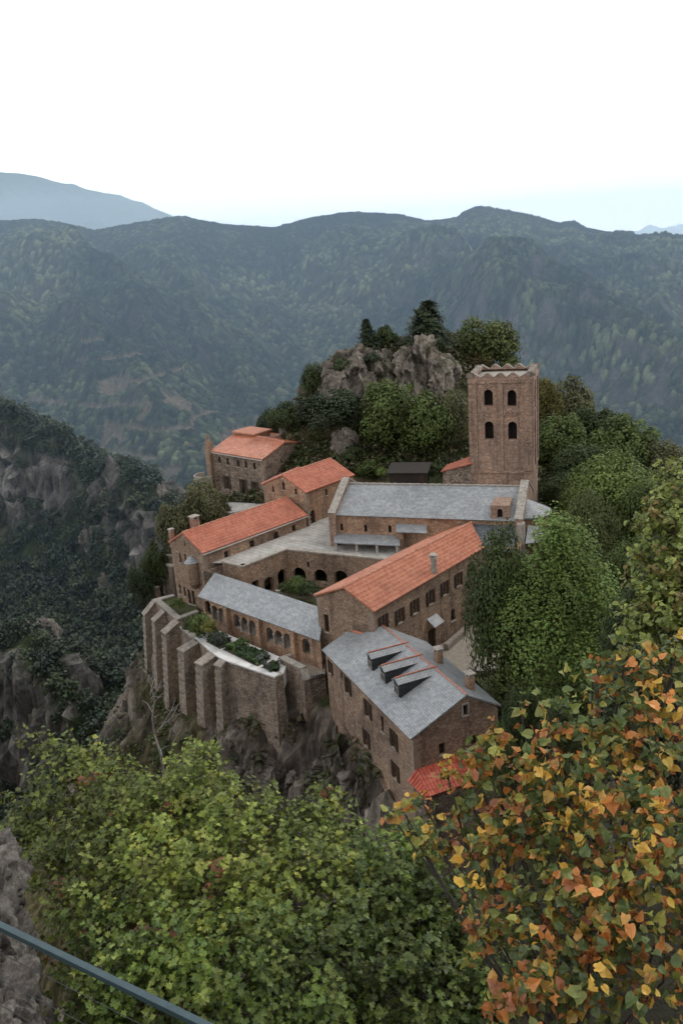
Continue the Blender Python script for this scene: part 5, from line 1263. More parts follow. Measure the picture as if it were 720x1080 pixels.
def trunk_mesh(seed, kind):
    """unit trunk: base at z=0, crown foot near z=.5, limbs reaching into the crown"""
    r = random.Random(seed); g = MB()
    bend = [(r.uniform(-.03, .03), r.uniform(-.03, .03)) for _ in range(6)]
    pts = [(bend[i][0] * i / 3, bend[i][1] * i / 3, i / 5 * (.95 if kind == 'pine' else .8)) for i in range(6)]
    g.tube(pts, [.050, .036, .030, .024, .016, .006], n=8)
    for i in range(9 if kind != 'pine' else 4):
        z = r.uniform(.32, .68); a = r.uniform(0, 6.28); L = r.uniform(.14, .26)
        p0 = (0, 0, z); p1 = (math.cos(a) * L * .5, math.sin(a) * L * .5, z + L * .4); p2 = (math.cos(a) * L, math.sin(a) * L, z + L * .75)
        g.tube([p0, p1, p2], [.018, .011, .004], n=5)
    me = bpy.data.meshes.new('trunk'); me.from_pydata(g.v, [], g.f); me.materials.append(MT['bark'])
    me.polygons.foreach_set('use_smooth', np.ones(len(g.f), bool)); return me
TRUNK = {'oakfine': trunk_mesh(7, 'oak'), 'oak': trunk_mesh(3, 'oak'), 'tall': trunk_mesh(4, 'tall'), 'pine': trunk_mesh(5, 'pine')}
tcount = [0]
def plant_tree(px, py, Y, rpx, hpx, kind, color, label, name='broadleaf_tree', cat='tree', group=None, sway=1.0):
    """crown placed by survey (top, distance, radius, depth); the trunk runs down to the ground there"""
    top = at(px, py, Y); D = np.linalg.norm(top); rad = rpx * D / FOC; ch = hpx * D / FOC * 1.03
    gz = float(base_z(np.array([top[0]]), np.array([top[1]]))[0])
    i = tcount[0]; tcount[0] += 1
    ch = min(ch, max(1.0, top[2] - gz)) if top[2] > gz + 1 else ch
    foot = top[2] - ch
    if kind == 'bush': base = foot
    else: base = min(gz - .3, foot - .1)
    root = thing(name, label, cat, (float(top[0]), float(top[1]), float(base)), group)
    c = bpy.data.objects.new('crown', PROTO[kind][i % len(PROTO[kind])]); COL.objects.link(c); c.parent = root
    c.location = (0, 0, foot - base); c.scale = (rad, rad * (.9 + .2 * random.random()), ch / ASP[kind]); c.rotation_euler = (0, 0, random.random() * 6.28)
    k = .88 + .24 * random.random(); c.color = (color[0] * k, color[1] * k, color[2] * k, 1)
    if kind != 'bush':
        t = bpy.data.objects.new('trunk', TRUNK[kind]); COL.objects.link(t); t.parent = root
        H = foot + ch - base; t.scale = (min(H, 9) * .8, min(H, 9) * .8, H); t.rotation_euler = (0, 0, random.random() * 6.28)
    return root
DK = (.066, .092, .034); MD = (.112, .156, .044); LT = (.165, .225, .062); YL = (.22, .225, .06); OL = (.145, .150, .072); AU = (.30, .18, .06); BL = (.052, .074, .038)
KN = 'trees on the rocky knoll'; RT = 'trees on the slope right of the bell tower'
for a in [
    (450, 318, 128, 25, 52, 'pine', BL, 'dark bushy pine standing on the very top of the knoll', 'pine_tree', KN),
    (386, 337, 128, 11, 30, 'pine', BL, 'thin young conifer at the left end of the knoll top', 'pine_tree', KN),
    (405, 343, 128, 13, 22, 'bush', DK, 'round dark bush on the knoll between the thin conifer and the pine', 'bush', KN),
    (515, 335, 134, 36, 62, 'oak', (.105, .130, .042), 'spreading yellowish oak on the skyline behind the bell tower', 'broadleaf_tree', KN),
    (482, 350, 137, 20, 40, 'oak', OL, 'olive-green tree between the knoll pine and the spreading oak', 'broadleaf_tree', KN),
    (500, 372, 131, 20, 34, 'oak', (.10, .085, .03), 'brownish autumn shrub tree just above the left corner of the tower', 'broadleaf_tree', KN),
    (330, 384, 121, 17, 44, 'oak', DK, 'narrow dark oak clinging to the left edge of the knoll cliff', 'broadleaf_tree', KN),
    (346, 412, 116.5, 34, 64, 'oak', BL, 'large dark oak beneath the left cliff of the knoll', 'broadleaf_tree', KN),
    (304, 424, 119, 24, 46, 'oak', DK, 'dark oak left of the large oak beneath the cliff', 'broadleaf_tree', KN),
    (284, 430, 127, 17, 40, 'oak', BL, 'leftmost dark tree behind the guest house', 'broadleaf_tree', KN),
    (410, 404, 113, 35, 88, 'oak', MD, 'bright green tree in front of the knoll cliff behind the church', 'broadleaf_tree', KN),
    (446, 414, 111, 30, 74, 'oak', MD, 'green tree above the wooden hut', 'broadleaf_tree', KN),
    (472, 412, 112, 21, 76, 'oak', OL, 'yellowing tree beside the left wall of the bell tower', 'broadleaf_tree', KN),
    (576, 400, 126, 16, 46, 'oak', (.16, .15, .045), 'yellow autumn tree peeping past the right edge of the tower', 'broadleaf_tree', RT),
    (601, 398, 133, 26, 60, 'oak', OL, 'olive-green tree on the skyline right of the tower', 'broadleaf_tree', RT),
    (588, 438, 114, 30, 84, 'oak', MD, 'mid-green tree close to the right wall of the tower', 'broadleaf_tree', RT),
    (628, 430, 124, 28, 58, 'oak', DK, 'dark tree on the skyline above the pale green tree', 'broadleaf_tree', RT),
    (660, 439, 117, 36, 62, 'oak', MD, 'dense rounded tree on the skyline at the right', 'broadleaf_tree', RT),
    (612, 468, 106, 28, 70, 'oak', DK, 'dark tree behind the apse roof', 'broadleaf_tree', RT),
    (704, 468, 112, 28, 56, 'oak', OL, 'rounded tree at the right edge of the spur skyline', 'broadleaf_tree', RT),
    (592, 500, 100, 22, 60, 'oak', DK, 'shaded tree squeezed between apse and slope', 'broadleaf_tree', RT),
    (644, 480, 90, 50, 118, 'oakfine', LT, 'big pale green tree beyond the apse', 'broadleaf_tree', RT),
    (694, 506, 82, 40, 104, 'oakfine', MD, 'green tree right of the big pale green tree', 'broadleaf_tree', RT),
    (622, 520, 80, 30, 90, 'oakfine', (.10, .125, .044), 'shaded green tree behind the tall conical tree', 'broadleaf_tree', RT),
    (592, 546, 62, 80, 212, 'tall', (.155, .225, .058), 'tall conical green tree towering over the courtyard lawn', 'broadleaf_tree', None),
    (527, 560, 64, 45, 176, 'oakfine', (.085, .118, .040), 'dark spreading tree shading the courtyard beside the tiled wing', 'broadleaf_tree', None),
    (676, 566, 68, 38, 120, 'oakfine', MD, 'dark tree between the conical tree and the yellowing tree', 'broadleaf_tree', RT),
    (668, 622, 52, 34, 110, 'oakfine', DK, 'shadowy tree below the conical tree, behind the autumn leaves', 'broadleaf_tree', RT),
    (706, 590, 50, 44, 140, 'oakfine', DK, 'dark tree at the right edge behind the yellowing tree', 'broadleaf_tree', RT),
    (690, 690, 40, 60, 150, 'oakfine', BL, 'dark tree filling the gap behind the autumn shrub at right', 'broadleaf_tree', RT),
    (548, 728, 47, 20, 90, 'oakfine', DK, 'small dark tree at the right corner of the slate house', 'broadleaf_tree', None),
    (524, 764, 44, 17, 80, 'oakfine', MD, 'small green tree in front of the slate house lean-to', 'broadleaf_tree', None),
    (590, 742, 43, 22, 80, 'oakfine', DK, 'small dark tree behind the top of the autumn shrub', 'broadleaf_tree', None),
    (207, 508, 103, 25, 62, 'oak', OL, 'olive-grey tree behind the chimneys of the turret house', 'broadleaf_tree', 'trees left of the turret house'),
    (181, 532, 101, 19, 56, 'oak', OL, 'feathery grey-green tree left of the brick chimney', 'broadleaf_tree', 'trees left of the turret house'),
    (160, 572, 99, 16, 50, 'oak', DK, 'dark tree outside the wall steps of the turret house', 'broadleaf_tree', 'trees left of the turret house'),
    (146, 596, 97, 14, 44, 'oak', BL, 'leftmost dark tree below the turret house', 'broadleaf_tree', 'trees left of the turret house'),
    (230, 520, 106, 14, 32, 'bush', OL, 'grey-green shrub at the edge of the guest house forecourt', 'bush', 'trees left of the turret house'),
]:
    plant_tree(*a[:8], name=a[8], group=a[9], cat='bush' if a[8] == 'bush' else 'tree')
for px, py, Y, r, h, c, lab in [
    (418, 388, 124, 11, 12, DK, 'low bush in the middle of the knoll cliff'), (398, 398, 122, 9, 11, OL, 'greyish bush on the left half of the knoll cliff'), (442, 360, 127, 8, 8, AU, 'rusty bush at the foot of the knoll pine'),
    (455, 374, 125, 9, 10, DK, 'dark bush left of the pale rock face of the knoll'), (432, 402, 121, 10, 12, MD, 'green bush above the bright green tree'),
    (362, 378, 121, 12, 12, DK, 'dark bush on the left shoulder of the knoll cliff'), (392, 372, 121.5, 9, 9, BL, 'small dark bush over the middle of the knoll cliff'), (404, 420, 117, 11, 14, DK, 'dark bush low on the bare knoll cliff'), (372, 470, 111, 12, 18, DK, 'dark bush at the foot of the knoll left of the hut'), (388, 486, 107, 15, 16, MD, 'leafy green bush left of the wooden hut'), (402, 492, 105, 8, 10, LT, 'pale green bush touching the hut wall'),
    (462, 488, 103, 13, 14, DK, 'dark bush right of the wooden hut'), (355, 478, 112, 12, 16, OL, 'olive bush beside the gatehouse roof'), (322, 478, 115, 12, 14, BL, 'dark bush behind the guest house gable'), (300, 462, 119, 12, 16, DK, 'dark bush below the leftmost knoll trees'),
    (212, 648, 78.6, 15, 20, MD, 'dark green shrub in the shrubby garden corner'), (219, 654, 77.4, 9, 13, YL, 'yellow-green shrub in the shrubby garden corner'), (200, 651, 79.5, 9, 14, DK, 'dark shrub by the grass terrace wall'),
    (229, 668, 75, 8, 10, (.075, .09, .07), 'grey-green clipped shrub at the start of the garden path'), (185, 632, 86, 9, 9, MD, 'leafy patch of shrub on the grass terrace'),
    (312, 608, 83.5, 13, 18, MD, 'green shrub under the cloister arches'), (325, 613, 82.5, 12, 13, DK, 'low dark shrub right of the cloister shrub'), (300, 613, 84, 8, 12, DK, 'small shrub in the corner of the cloister court'),
]:
    plant_tree(px, py, Y, r, h, 'bush', c, lab, name='bush', cat='bush')
# shrubs clinging to the slope under the buttresses
r_ = np.random.default_rng(5); SL = 'scrub bushes on the slope below the retaining wall'
for i in range(46):
    x = r_.uniform(-40, -4); y = r_.uniform(60, 98)
    t = xy(Pd); zz = float(base_z(np.array([x]), np.array([y]))[0])
    if zz > -44 or zz < -84: continue
    P_ = np.array([x, y, zz]); px, py = proj(P_)
    if py > 860 or px > 330: continue
    rad = r_.uniform(.5, 1.5); c = [DK, OL, MD, BL][i % 4]
    root = thing('scrub_bush', 'scrub bush clinging to the steep slope below the garden walls', 'bush', (x, y, zz - .3), SL)
    cr2_ = bpy.data.objects.new('crown', PROTO['bush'][i % 2]); COL.objects.link(cr2_); cr2_.parent = root; cr2_.scale = (rad, rad * .9, rad * .95); cr2_.rotation_euler = (0, 0, i); cr2_.color = (*c, 1)

# woods on the far side of the ravine: one mass of trees
r_ = np.random.default_rng(17)
def scatter(xs, ys, keep):
    z = base_z(xs, ys); e = .8; sx = (base_z(xs + e, ys) - z) / e; sy = (base_z(xs, ys + e) - z) / e
    k = keep(np.hypot(sx, sy)) > r_.random(len(xs)); return np.stack([xs, ys, z], 1)[k]
n = 7600; xs = r_.uniform(-260, -18, n); ys = r_.uniform(118, 350, n)
S = scatter(xs, ys, lambda s: np.clip(1.6 - s * .95, .10, .98))
px, py = proj(S); S = S[(px > -30) & (px < 420) & (py > 400) & (py < 920) & ~((S[:, 0] > -30) & (S[:, 1] < 150))]
bV, bF, bC = crown('oak', 23, 240, .16)
Vs, Cs = [], []
for p in S:
    h = r_.uniform(3.2, 7.5); w_ = h * r_.uniform(.42, .62); a = r_.random() * 6.28; R_ = np.array([[math.cos(a), -math.sin(a), 0], [math.sin(a), math.cos(a), 0], [0, 0, 1]])
    Vs.append((bV * [w_, w_, h / 1.9]) @ R_.T + p + [0, 0, -.1 * h]); base = np.array([(.036, .056, .026), (.030, .047, .026), (.060, .084, .032), (.045, .062, .027)][r_.integers(4)]) * r_.uniform(.7, 1.3); Cs.append(bC * base)
nS = len(Vs); Fs = (np.arange(nS)[:, None, None] * len(bV) + bF[None]).reshape(-1, 4)
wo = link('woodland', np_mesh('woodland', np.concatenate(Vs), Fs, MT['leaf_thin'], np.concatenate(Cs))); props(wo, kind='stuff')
print('WOOD', nS)
# grass, bramble and low scrub on the spur itself
n = 34000; xs = r_.uniform(-42, 60, n); ys = r_.uniform(48, 150, n)
S = scatter(xs, ys, lambda s: np.clip(1.35 - s * .7, .16, .9))
px, py = proj(S); inner = ((S[:, 0] > -8) & (S[:, 0] < 19) & (S[:, 1] > 116) & (S[:, 1] < 131) & (r_.random(len(S)) < .75)) | (S[:, 0] > -17) & (S[:, 0] < 20) & (S[:, 1] > 64) & (S[:, 1] < 108) & (S[:, 2] > -41)
S = S[(px > 60) & (px < 760) & (py > 340) & (py < 900) & ~inner]
bV, bF, bC = crown('bush', 29, 34, .30); Vs, Cs = [], []
for p in S:
    h = r_.uniform(.25, 1.0); w_ = h * r_.uniform(.7, 1.4); a = r_.random() * 6.28; R_ = np.array([[math.cos(a), -math.sin(a), 0], [math.sin(a), math.cos(a), 0], [0, 0, 1]])
    Vs.append((bV * [w_, w_, h / 1.3]) @ R_.T + p + [0, 0, -.05]); base = np.array([DK, OL, MD, (.16, .14, .07), (.09, .085, .04)][r_.integers(5)]) * r_.uniform(.6, 1.15); Cs.append(bC * base)
nS = len(Vs); Fs = (np.arange(nS)[:, None, None] * len(bV) + bF[None]).reshape(-1, 4)
uo = link('undergrowth', np_mesh('undergrowth', np.concatenate(Vs), Fs, MT['leaf_thin'], np.concatenate(Cs))); props(uo, kind='stuff')
print('UNDER', nS)

# dead standing trees
def dead_tree(px0, py0, px1, py1, Y, label, seed, wob=.4):
    r = random.Random(seed); a, b = at(px0, py0, Y), at(px1, py1, Y); H = np.linalg.norm(b - a); root = thing('dead_tree', label, 'tree', tuple(a))
    g = MB(); pts = [a + (b - a) * f + np.array([r.uniform(-1, 1), r.uniform(-1, 1), 0]) * H * .025 for f in np.linspace(0, 1, 8)]
    k = H / 6; g.tube(pts, [.07 * k, .06 * k, .05 * k, .042 * k, .034 * k, .025 * k, .017 * k, .008 * k], n=7)
    for i in range(14):
        f = r.uniform(.25, .95); p = a + (b - a) * f; an = r.uniform(0, 6.28); L = H * r.uniform(.12, .38) * (1.15 - f)
        d = np.array([math.cos(an), math.sin(an), r.uniform(.2, .9)]); q = p + d * L * .5 + np.array([0, 0, .03 * H]); e = p + d * L
        g.tube([p, q, e], [.022 * k, .014 * k, .005 * k], n=5)
        if L > H * .12: g.tube([q, q + (np.array([math.cos(an + .9), math.sin(an + .9), .6])) * L * .4], [.016 * k, .005 * k], n=4)
    g.build('trunk', MT['bark_pale'], root)
dead_tree(176, 830, 152, 700, 46, 'bare pale dead tree rising above the maple at left', 3)
dead_tree(383, 905, 377, 838, 20, 'short bare dead stem among the leaves under the slate house', 8)

# ================================================================== foreground
MAPLE = np.array([(0, -.55), (.16, -.20), (.58, -.34), (.40, -.02), (.72, .26), (.30, .24), (.34, .42), (0, .80), (-.34, .42), (-.30, .24), (-.72, .26), (-.40, -.02), (-.58, -.34), (-.16, -.20)])
LIND = np.array([(0, -.46), (.18, -.60), (.46, -.50), (.60, -.18), (.54, .16), (.34, .48), (.10, .74), (0, .95), (-.10, .74), (-.34, .48), (-.54, .16), (-.60, -.18), (-.46, -.50), (-.18, -.60)])
def leaf_fans(P, Nn, tip, size, shape, r, cup=.25, fold=.2, twist=0.0):
    """each leaf a fan of triangles around its centre, cupped and folded along the midrib"""
    n = len(P); Nn = Nn / np.linalg.norm(Nn, axis=1, keepdims=True); y = tip - Nn * (tip * Nn).sum(1, keepdims=True); y /= np.linalg.norm(y, axis=1, keepdims=True) + 1e-9; x = np.cross(y, Nn)
    m = len(shape); s = size[:, None]; cu = (cup * (r.random(n) * 1.6 - .5))[:, None]; fo = (fold * (.3 + 1.2 * r.random(n)))[:, None]; tw = (twist * r.normal(size=n))[:, None]
    sx, sy = shape[:, 0][None], shape[:, 1][None]
    jx = sx * (1 + .10 * r.normal(size=(n, m))); jy = sy * (1 + .08 * r.normal(size=(n, m)))
    zz = -cu * (jy ** 2) + fo * np.abs(jx) + tw * jx * jy + .05 * r.normal(size=(n, m))
    R = (x[:, None] * (jx * s)[..., None] + y[:, None] * (jy * s)[..., None] + Nn[:, None] * (zz * s)[..., None]) + P[:, None]
    V = np.concatenate([P[:, None], R], 1)                      # centre + rim
    i = np.arange(m); T = np.stack([np.zeros(m, int), 1 + i, 1 + (i + 1) % m], 1)
    F = (np.arange(n)[:, None, None] * (m + 1) + T[None]).reshape(-1, 3)
    return V.reshape(-1, 3), F, m + 1

def shrub(name, label, blobs, base, n_twig, per, size, shape, palette, mat, seed, cat='tree', cup=.25, fold=.2, twist=0, twig=.26, face=.6, stems=.02, inner=.35, droop=0.0, barkm='bark'):
    r = np.random.default_rng(seed); ctr = [(at(px, py, Y), rad) for px, py, Y, rad in blobs]
    root = thing(name, label, cat, tuple(base)); w_ = np.array([b[1] ** 2 for b in ctr]); w_ /= w_.sum()
    g = MB(); base = np.array(base, float); mid_ = base * .5 + np.mean([c for c, _ in ctr], 0) * .5 + np.array([0, 0, -.2])
    g.tube([base, base * .5 + mid_ * .5 + [.05, .02, 0], mid_], [stems * 3, stems * 2.5, stems * 2.0], n=8)
    for c, rad in ctr:
        e = c + np.array([0, 0, rad * .55]); q = mid_ * .45 + c * .55 + r.normal(size=3) * .06 - np.array([0, 0, rad * .25])
        g.tube([mid_, q, c - [0, 0, rad * .2], e], [stems * 1.5, stems, stems * .6, stems * .22], n=6)
    LP, LN, LT_, LC, LS = [], [], [], [], []
    tow = np.array([0, 0, 0.0])
    for k in range(n_twig):
        j = r.choice(len(ctr), p=w_); c, rad = ctr[j]
        v = r.normal(size=3); v /= np.linalg.norm(v); vd = -c / np.linalg.norm(c)
        v = v + vd * .25 + np.array([0, 0, .30]); v /= np.linalg.norm(v)
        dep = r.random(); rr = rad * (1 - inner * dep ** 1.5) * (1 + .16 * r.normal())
        p = c + v * rr; d = v * .7 + r.normal(size=3) * .45 + np.array([0, 0, .3 - droop]); d /= np.linalg.norm(d)
        L = twig * (.6 + .8 * r.random())
        a = p - d * L; g.tube([a - v * rad * .25, a, p + d * L * .2], [stems * .16, stems * .12, stems * .05], n=3, cap=False)
        m = max(3, int(per * (.6 + .8 * r.random()))); s = r.random(m)
        q = a + d * (s * L * 1.15)[:, None]; sp = r.normal(size=(m, 3)) * .55 + d * .5 + np.array([0, 0, -.1 - droop]); sp /= np.linalg.norm(sp, axis=1, keepdims=True)
        lsz = size * (.55 + .8 * r.random(m)); q = q + sp * (lsz * 1.15)[:, None]
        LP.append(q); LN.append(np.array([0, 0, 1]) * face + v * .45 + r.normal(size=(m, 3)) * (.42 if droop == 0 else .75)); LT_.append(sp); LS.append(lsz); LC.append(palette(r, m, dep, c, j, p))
    P = np.concatenate(LP); V, F, mm = leaf_fans(P, np.concatenate(LN), np.concatenate(LT_), np.concatenate(LS), shape, r, cup, fold, twist)
    Cc = np.repeat(np.concatenate(LC), mm, 0); edge = np.ones((len(Cc), 1)); edge[::mm] = .86; Cc = Cc * edge * (1 + .08 * r.normal(size=(len(Cc), 1)))
    g.build('branches', MT[barkm], root)
    link('foliage', np_mesh('foliage', V, F, mat, np.clip(Cc, .003, 1)), root)
    return root
def pal_maple(r, m, dep, c, j, p):
    t = r.random(m)[:, None]; shade = (.70 + .6 * r.random()) * (1.15 - .62 * dep)  # leaves set deeper get a darker colour: shade of the interior painted in
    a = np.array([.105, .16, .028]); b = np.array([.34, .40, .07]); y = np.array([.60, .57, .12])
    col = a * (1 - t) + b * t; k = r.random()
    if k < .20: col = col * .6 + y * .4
    q_ = p[None] * 1.7; blob = float(vnoise(q_[:, 0], q_[:, 1], q_[:, 2], 77)[0]); col = col * shade * (1 + .45 * blob)
    if r.random() < .012: col = np.tile(np.array([.30, .10, .035]), (m, 1)) * (.6 + .6 * r.random())
    return col
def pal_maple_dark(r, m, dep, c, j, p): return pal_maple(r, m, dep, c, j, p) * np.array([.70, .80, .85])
MB1 = [(38, 772, 7.3, .07), (98, 790, 7.2, .10), (130, 800, 7.15, .10), (214, 786, 7.0, .09), (238, 818, 6.9, .12), (345, 838, 6.5, .12), (14, 905, 6.4, .22), (30, 868, 6.7, .22), (45, 790, 7.2, .13), (70, 800, 7.1, .25), (110, 812, 7.0, .28), (60, 850, 6.7, .40), (120, 860, 6.5, .45), (185, 865, 6.4, .50), (215, 815, 6.9, .20), (205, 840, 6.6, .32), (250, 880, 6.2, .50), (275, 862, 6.5, .25), (322, 900, 6.1, .45), (345, 862, 6.4, .28),
       (90, 920, 6.0, .5), (160, 950, 5.7, .65), (240, 960, 5.5, .65), (325, 965, 5.5, .6), (60, 895, 6.3, .3)]
MB2 = [(110, 1000, 5.3, .45), (170, 1030, 5.0, .55), (250, 1050, 4.8, .6), (330, 1050, 4.8, .6), (400, 1040, 5.0, .6), (395, 960, 5.5, .5), (440, 990, 5.4, .45), (480, 1050, 5.0, .45), (380, 905, 5.9, .30), (110, 1070, 4.7, .35), (455, 935, 5.6, .34), (495, 1000, 5.2, .36), (520, 1060, 4.9, .36), (440, 892, 5.9, .22), (425, 925, 5.7, .3)]
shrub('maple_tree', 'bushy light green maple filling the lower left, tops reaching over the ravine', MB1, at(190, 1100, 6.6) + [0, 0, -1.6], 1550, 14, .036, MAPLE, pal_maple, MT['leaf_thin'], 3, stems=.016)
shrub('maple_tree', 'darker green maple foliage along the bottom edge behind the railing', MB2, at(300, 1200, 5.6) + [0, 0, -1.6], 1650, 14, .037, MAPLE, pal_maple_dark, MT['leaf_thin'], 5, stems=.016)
def pal_lind(r, m, dep, c, j, p):
    out_ = np.empty((m, 3)); px, py = proj(p[None]); low = float(np.clip((py[0] - 850) / 220, 0, 1)); left = float(np.clip((560 - px[0]) / 140, 0, 1))
    pr = np.array([.42 + .12 * low + .15 * dep, .16, .16 - .04 * low, .26 + .06 * low, .08 + .08 * low]); pr /= pr.sum()
    pal = np.array([(.15, .21, .065), (.44, .43, .10), (.95, .58, .11), (.88, .35, .10), (.50, .20, .09)])
    k = r.choice(5, size=m, p=pr)
    if r.random() < .45: k[:] = k[0]
    out_ = pal[k] * (.65 + .6 * r.random((m, 1))) * (1.08 - .52 * dep)  # inner leaves darkened in colour to paint the shade between sprays
    mixg = r.random((m, 1)) < .25; out_ = np.where(mixg, out_ * .6 + pal[1] * .4, out_)
    return out_
LB = [(690, 720, 4.3, .26), (625, 715, 4.4, .17), (580, 770, 4.3, .20), (655, 785, 4.1, .34), (705, 800, 3.9, .36), (600, 830, 4.0, .34), (535, 800, 4.3, .18), (545, 870, 4.0, .30), (500, 850, 4.2, .17), (660, 880, 3.7, .42), (710, 920, 3.4, .42), (590, 920, 3.7, .38), (515, 915, 3.9, .24), (460, 885, 4.2, .13), (430, 868, 4.3, .10), (415, 862, 4.4, .08),
      (640, 980, 3.4, .42), (560, 985, 3.5, .36), (700, 1020, 3.1, .45), (620, 1050, 3.1, .42), (550, 1050, 3.2, .26), (510, 985, 3.7, .14), (424, 852, 4.4, .07), (548, 742, 4.5, .06), (472, 818, 4.3, .09), (502, 806, 4.3, .11), (446, 846, 4.3, .08), (520, 770, 4.4, .07), (660, 690, 4.4, .12), (712, 690, 4.3, .14)]
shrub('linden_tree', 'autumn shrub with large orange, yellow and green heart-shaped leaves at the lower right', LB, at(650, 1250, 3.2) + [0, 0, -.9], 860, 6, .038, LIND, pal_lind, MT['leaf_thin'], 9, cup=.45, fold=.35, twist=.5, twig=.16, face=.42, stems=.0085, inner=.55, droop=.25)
# yellowing trees half way down the slope at right
def pal_yel(r, m, dep, c, j, p):
    t = r.random(m)[:, None]; col = np.array([.17, .235, .055]) * (1 - t) + np.array([.43, .47, .10]) * t
    if r.random() < .18: col = np.tile(np.array([.26, .20, .05]), (m, 1))
    return col * (.7 + .55 * r.random()) * (1.05 - .35 * dep)  # deeper leaves darkened, crown shade mixed into their colour
YB = [(704, 545, 17.5, .65), (720, 600, 17, 1.2), (698, 620, 16.5, .6), (676, 655, 16.2, .45), (705, 660, 16, 1.0), (715, 515, 18, .7), (728, 560, 17.6, 1.0), (725, 700, 15.8, 1.0), (684, 588, 17, .3), (735, 640, 16.4, 1.2)]
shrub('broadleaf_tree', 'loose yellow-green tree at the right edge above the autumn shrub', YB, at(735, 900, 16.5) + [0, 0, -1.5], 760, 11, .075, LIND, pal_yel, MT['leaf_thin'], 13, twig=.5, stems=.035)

# granite outcrop at the left edge
MT['granite'] = None
def granite():
    m, t, b, o = new_mat('lichened_granite'); g = t.nodes.new('ShaderNodeNewGeometry')
    n = N(t, 'ShaderNodeTexNoise'); n.inputs['Scale'].default_value = 7; n.inputs['Detail'].default_value = 9; n.inputs['Roughness'].default_value = .72; t.links.new(g.outputs['Position'], n.inputs['Vector'])
    n2 = N(t, 'ShaderNodeTexNoise'); n2.inputs['Scale'].default_value = 60; n2.inputs['Detail'].default_value = 3; t.links.new(g.outputs['Position'], n2.inputs['Vector'])
    r = ramp_node(t, [(.36, (.035, .03, .027)), (.47, (.12, .105, .092)), (.6, (.22, .20, .175)), (.78, (.38, .36, .325))], n.outputs[0])
    r2 = ramp_node(t, [(.35, (.7, .7, .7)), (.65, (1.25, 1.25, 1.25))], n2.outputs[0]); c = mixc(t, .8, r.outputs[0], r2.outputs[0], 'MULTIPLY')
    t.links.new(c, b.inputs['Base Color']); b.inputs['Roughness'].default_value = .95
    bp = N(t, 'ShaderNodeBump'); bp.inputs['Strength'].default_value = .9; bp.inputs['Distance'].default_value = .05; t.links.new(n.outputs[0], bp.inputs['Height']); t.links.new(bp.outputs[0], b.inputs['Normal'])
    return m
MT['granite'] = granite()
def boulder(label, c, rad, seed, rot=0):
    bm = bmesh.new(); bmesh.ops.create_icosphere(bm, subdivisions=6, radius=1.0); V = np.array([v.co for v in bm.verts]); F = np.array([[v.index for v in f.verts] for f in bm.faces]); bm.free()
    V = np.sign(V) * np.abs(V) ** .7; s = seed * 13.7; b1_, q1_ = blocks(V[:, 0] * 1.5 + s, V[:, 1] * 1.5, V[:, 2] * 1.1, seed); b2_, q2_ = blocks(V[:, 0] * 4 + s, V[:, 1] * 4, V[:, 2] * 3 + V[:, 0], seed + 5)
    d = .42 * b1_ + .16 * b2_ + .12 * fbm(V[:, 0] * 5 + s, V[:, 1] * 5, V[:, 2] * 3, 4, seed + 3, ridged=True) + .03 * fbm(V[:, 0] * 14 + s, V[:, 1] * 14, V[:, 2] * 14, 3, seed + 8)
    V = V * (1 + d)[:, None] * np.array(rad); a = rot; R_ = np.array([[math.cos(a), -math.sin(a), 0], [math.sin(a), math.cos(a), 0], [0, 0, 1]]); V = V @ R_.T
    o = link('boulder', np_mesh('boulder', V, F, MT['granite'], smooth=True)); o.location = tuple(c); return props(o, label, 'rock')
c = at(2, 985, 4.6); boulder('grey granite crag at the left edge behind the railing', c + [-.30, .1, -.55], (.34, .42, .74), 3, .3)
c = at(-12, 905, 5.2); boulder('pale granite block on top of the left-edge crag', c + [-.26, .15, -.40], (.30, .34, .24), 5, .1)
c = at(20, 1075, 4.2); boulder('lower granite block at the bottom left corner under the railing', c + [-.2, 0, -.25], (.30, .34, .42), 8, .5)
# painted handrail with its wires
rl = thing('railing', 'teal painted handrail slanting across the bottom left corner', 'railing', tuple(U(60, 1004, -2.05)))
a, b = U(0, 976, -2.05), U(220, 1083, -2.05); d = (b - a) / np.linalg.norm(b - a); a2, b2 = a - d * 1.6, b + d * 1.2
g = MB(); g.bar(a2, b2, .020, .009); g.bar(a2 - [0, 0, .014], b2 - [0, 0, .014], .010, .018); g.build('handrail', MT['rail'], rl)
for k, off in enumerate((.13, .26, .39, .52)):
    g = MB(); g.tube([a2 - [0, 0, off], b2 - [0, 0, off]], .0013, n=6); g.build('wire', MT['steel'], rl)
for f in (-1.5, 1.9): 
    p = a + d * f if f < 0 else b + d * (f - .9); g = MB(); g.box(p - [0, 0, .62], .045, .045, 1.2, u=tuple(d)); g.build('post', MT['rail'], rl)

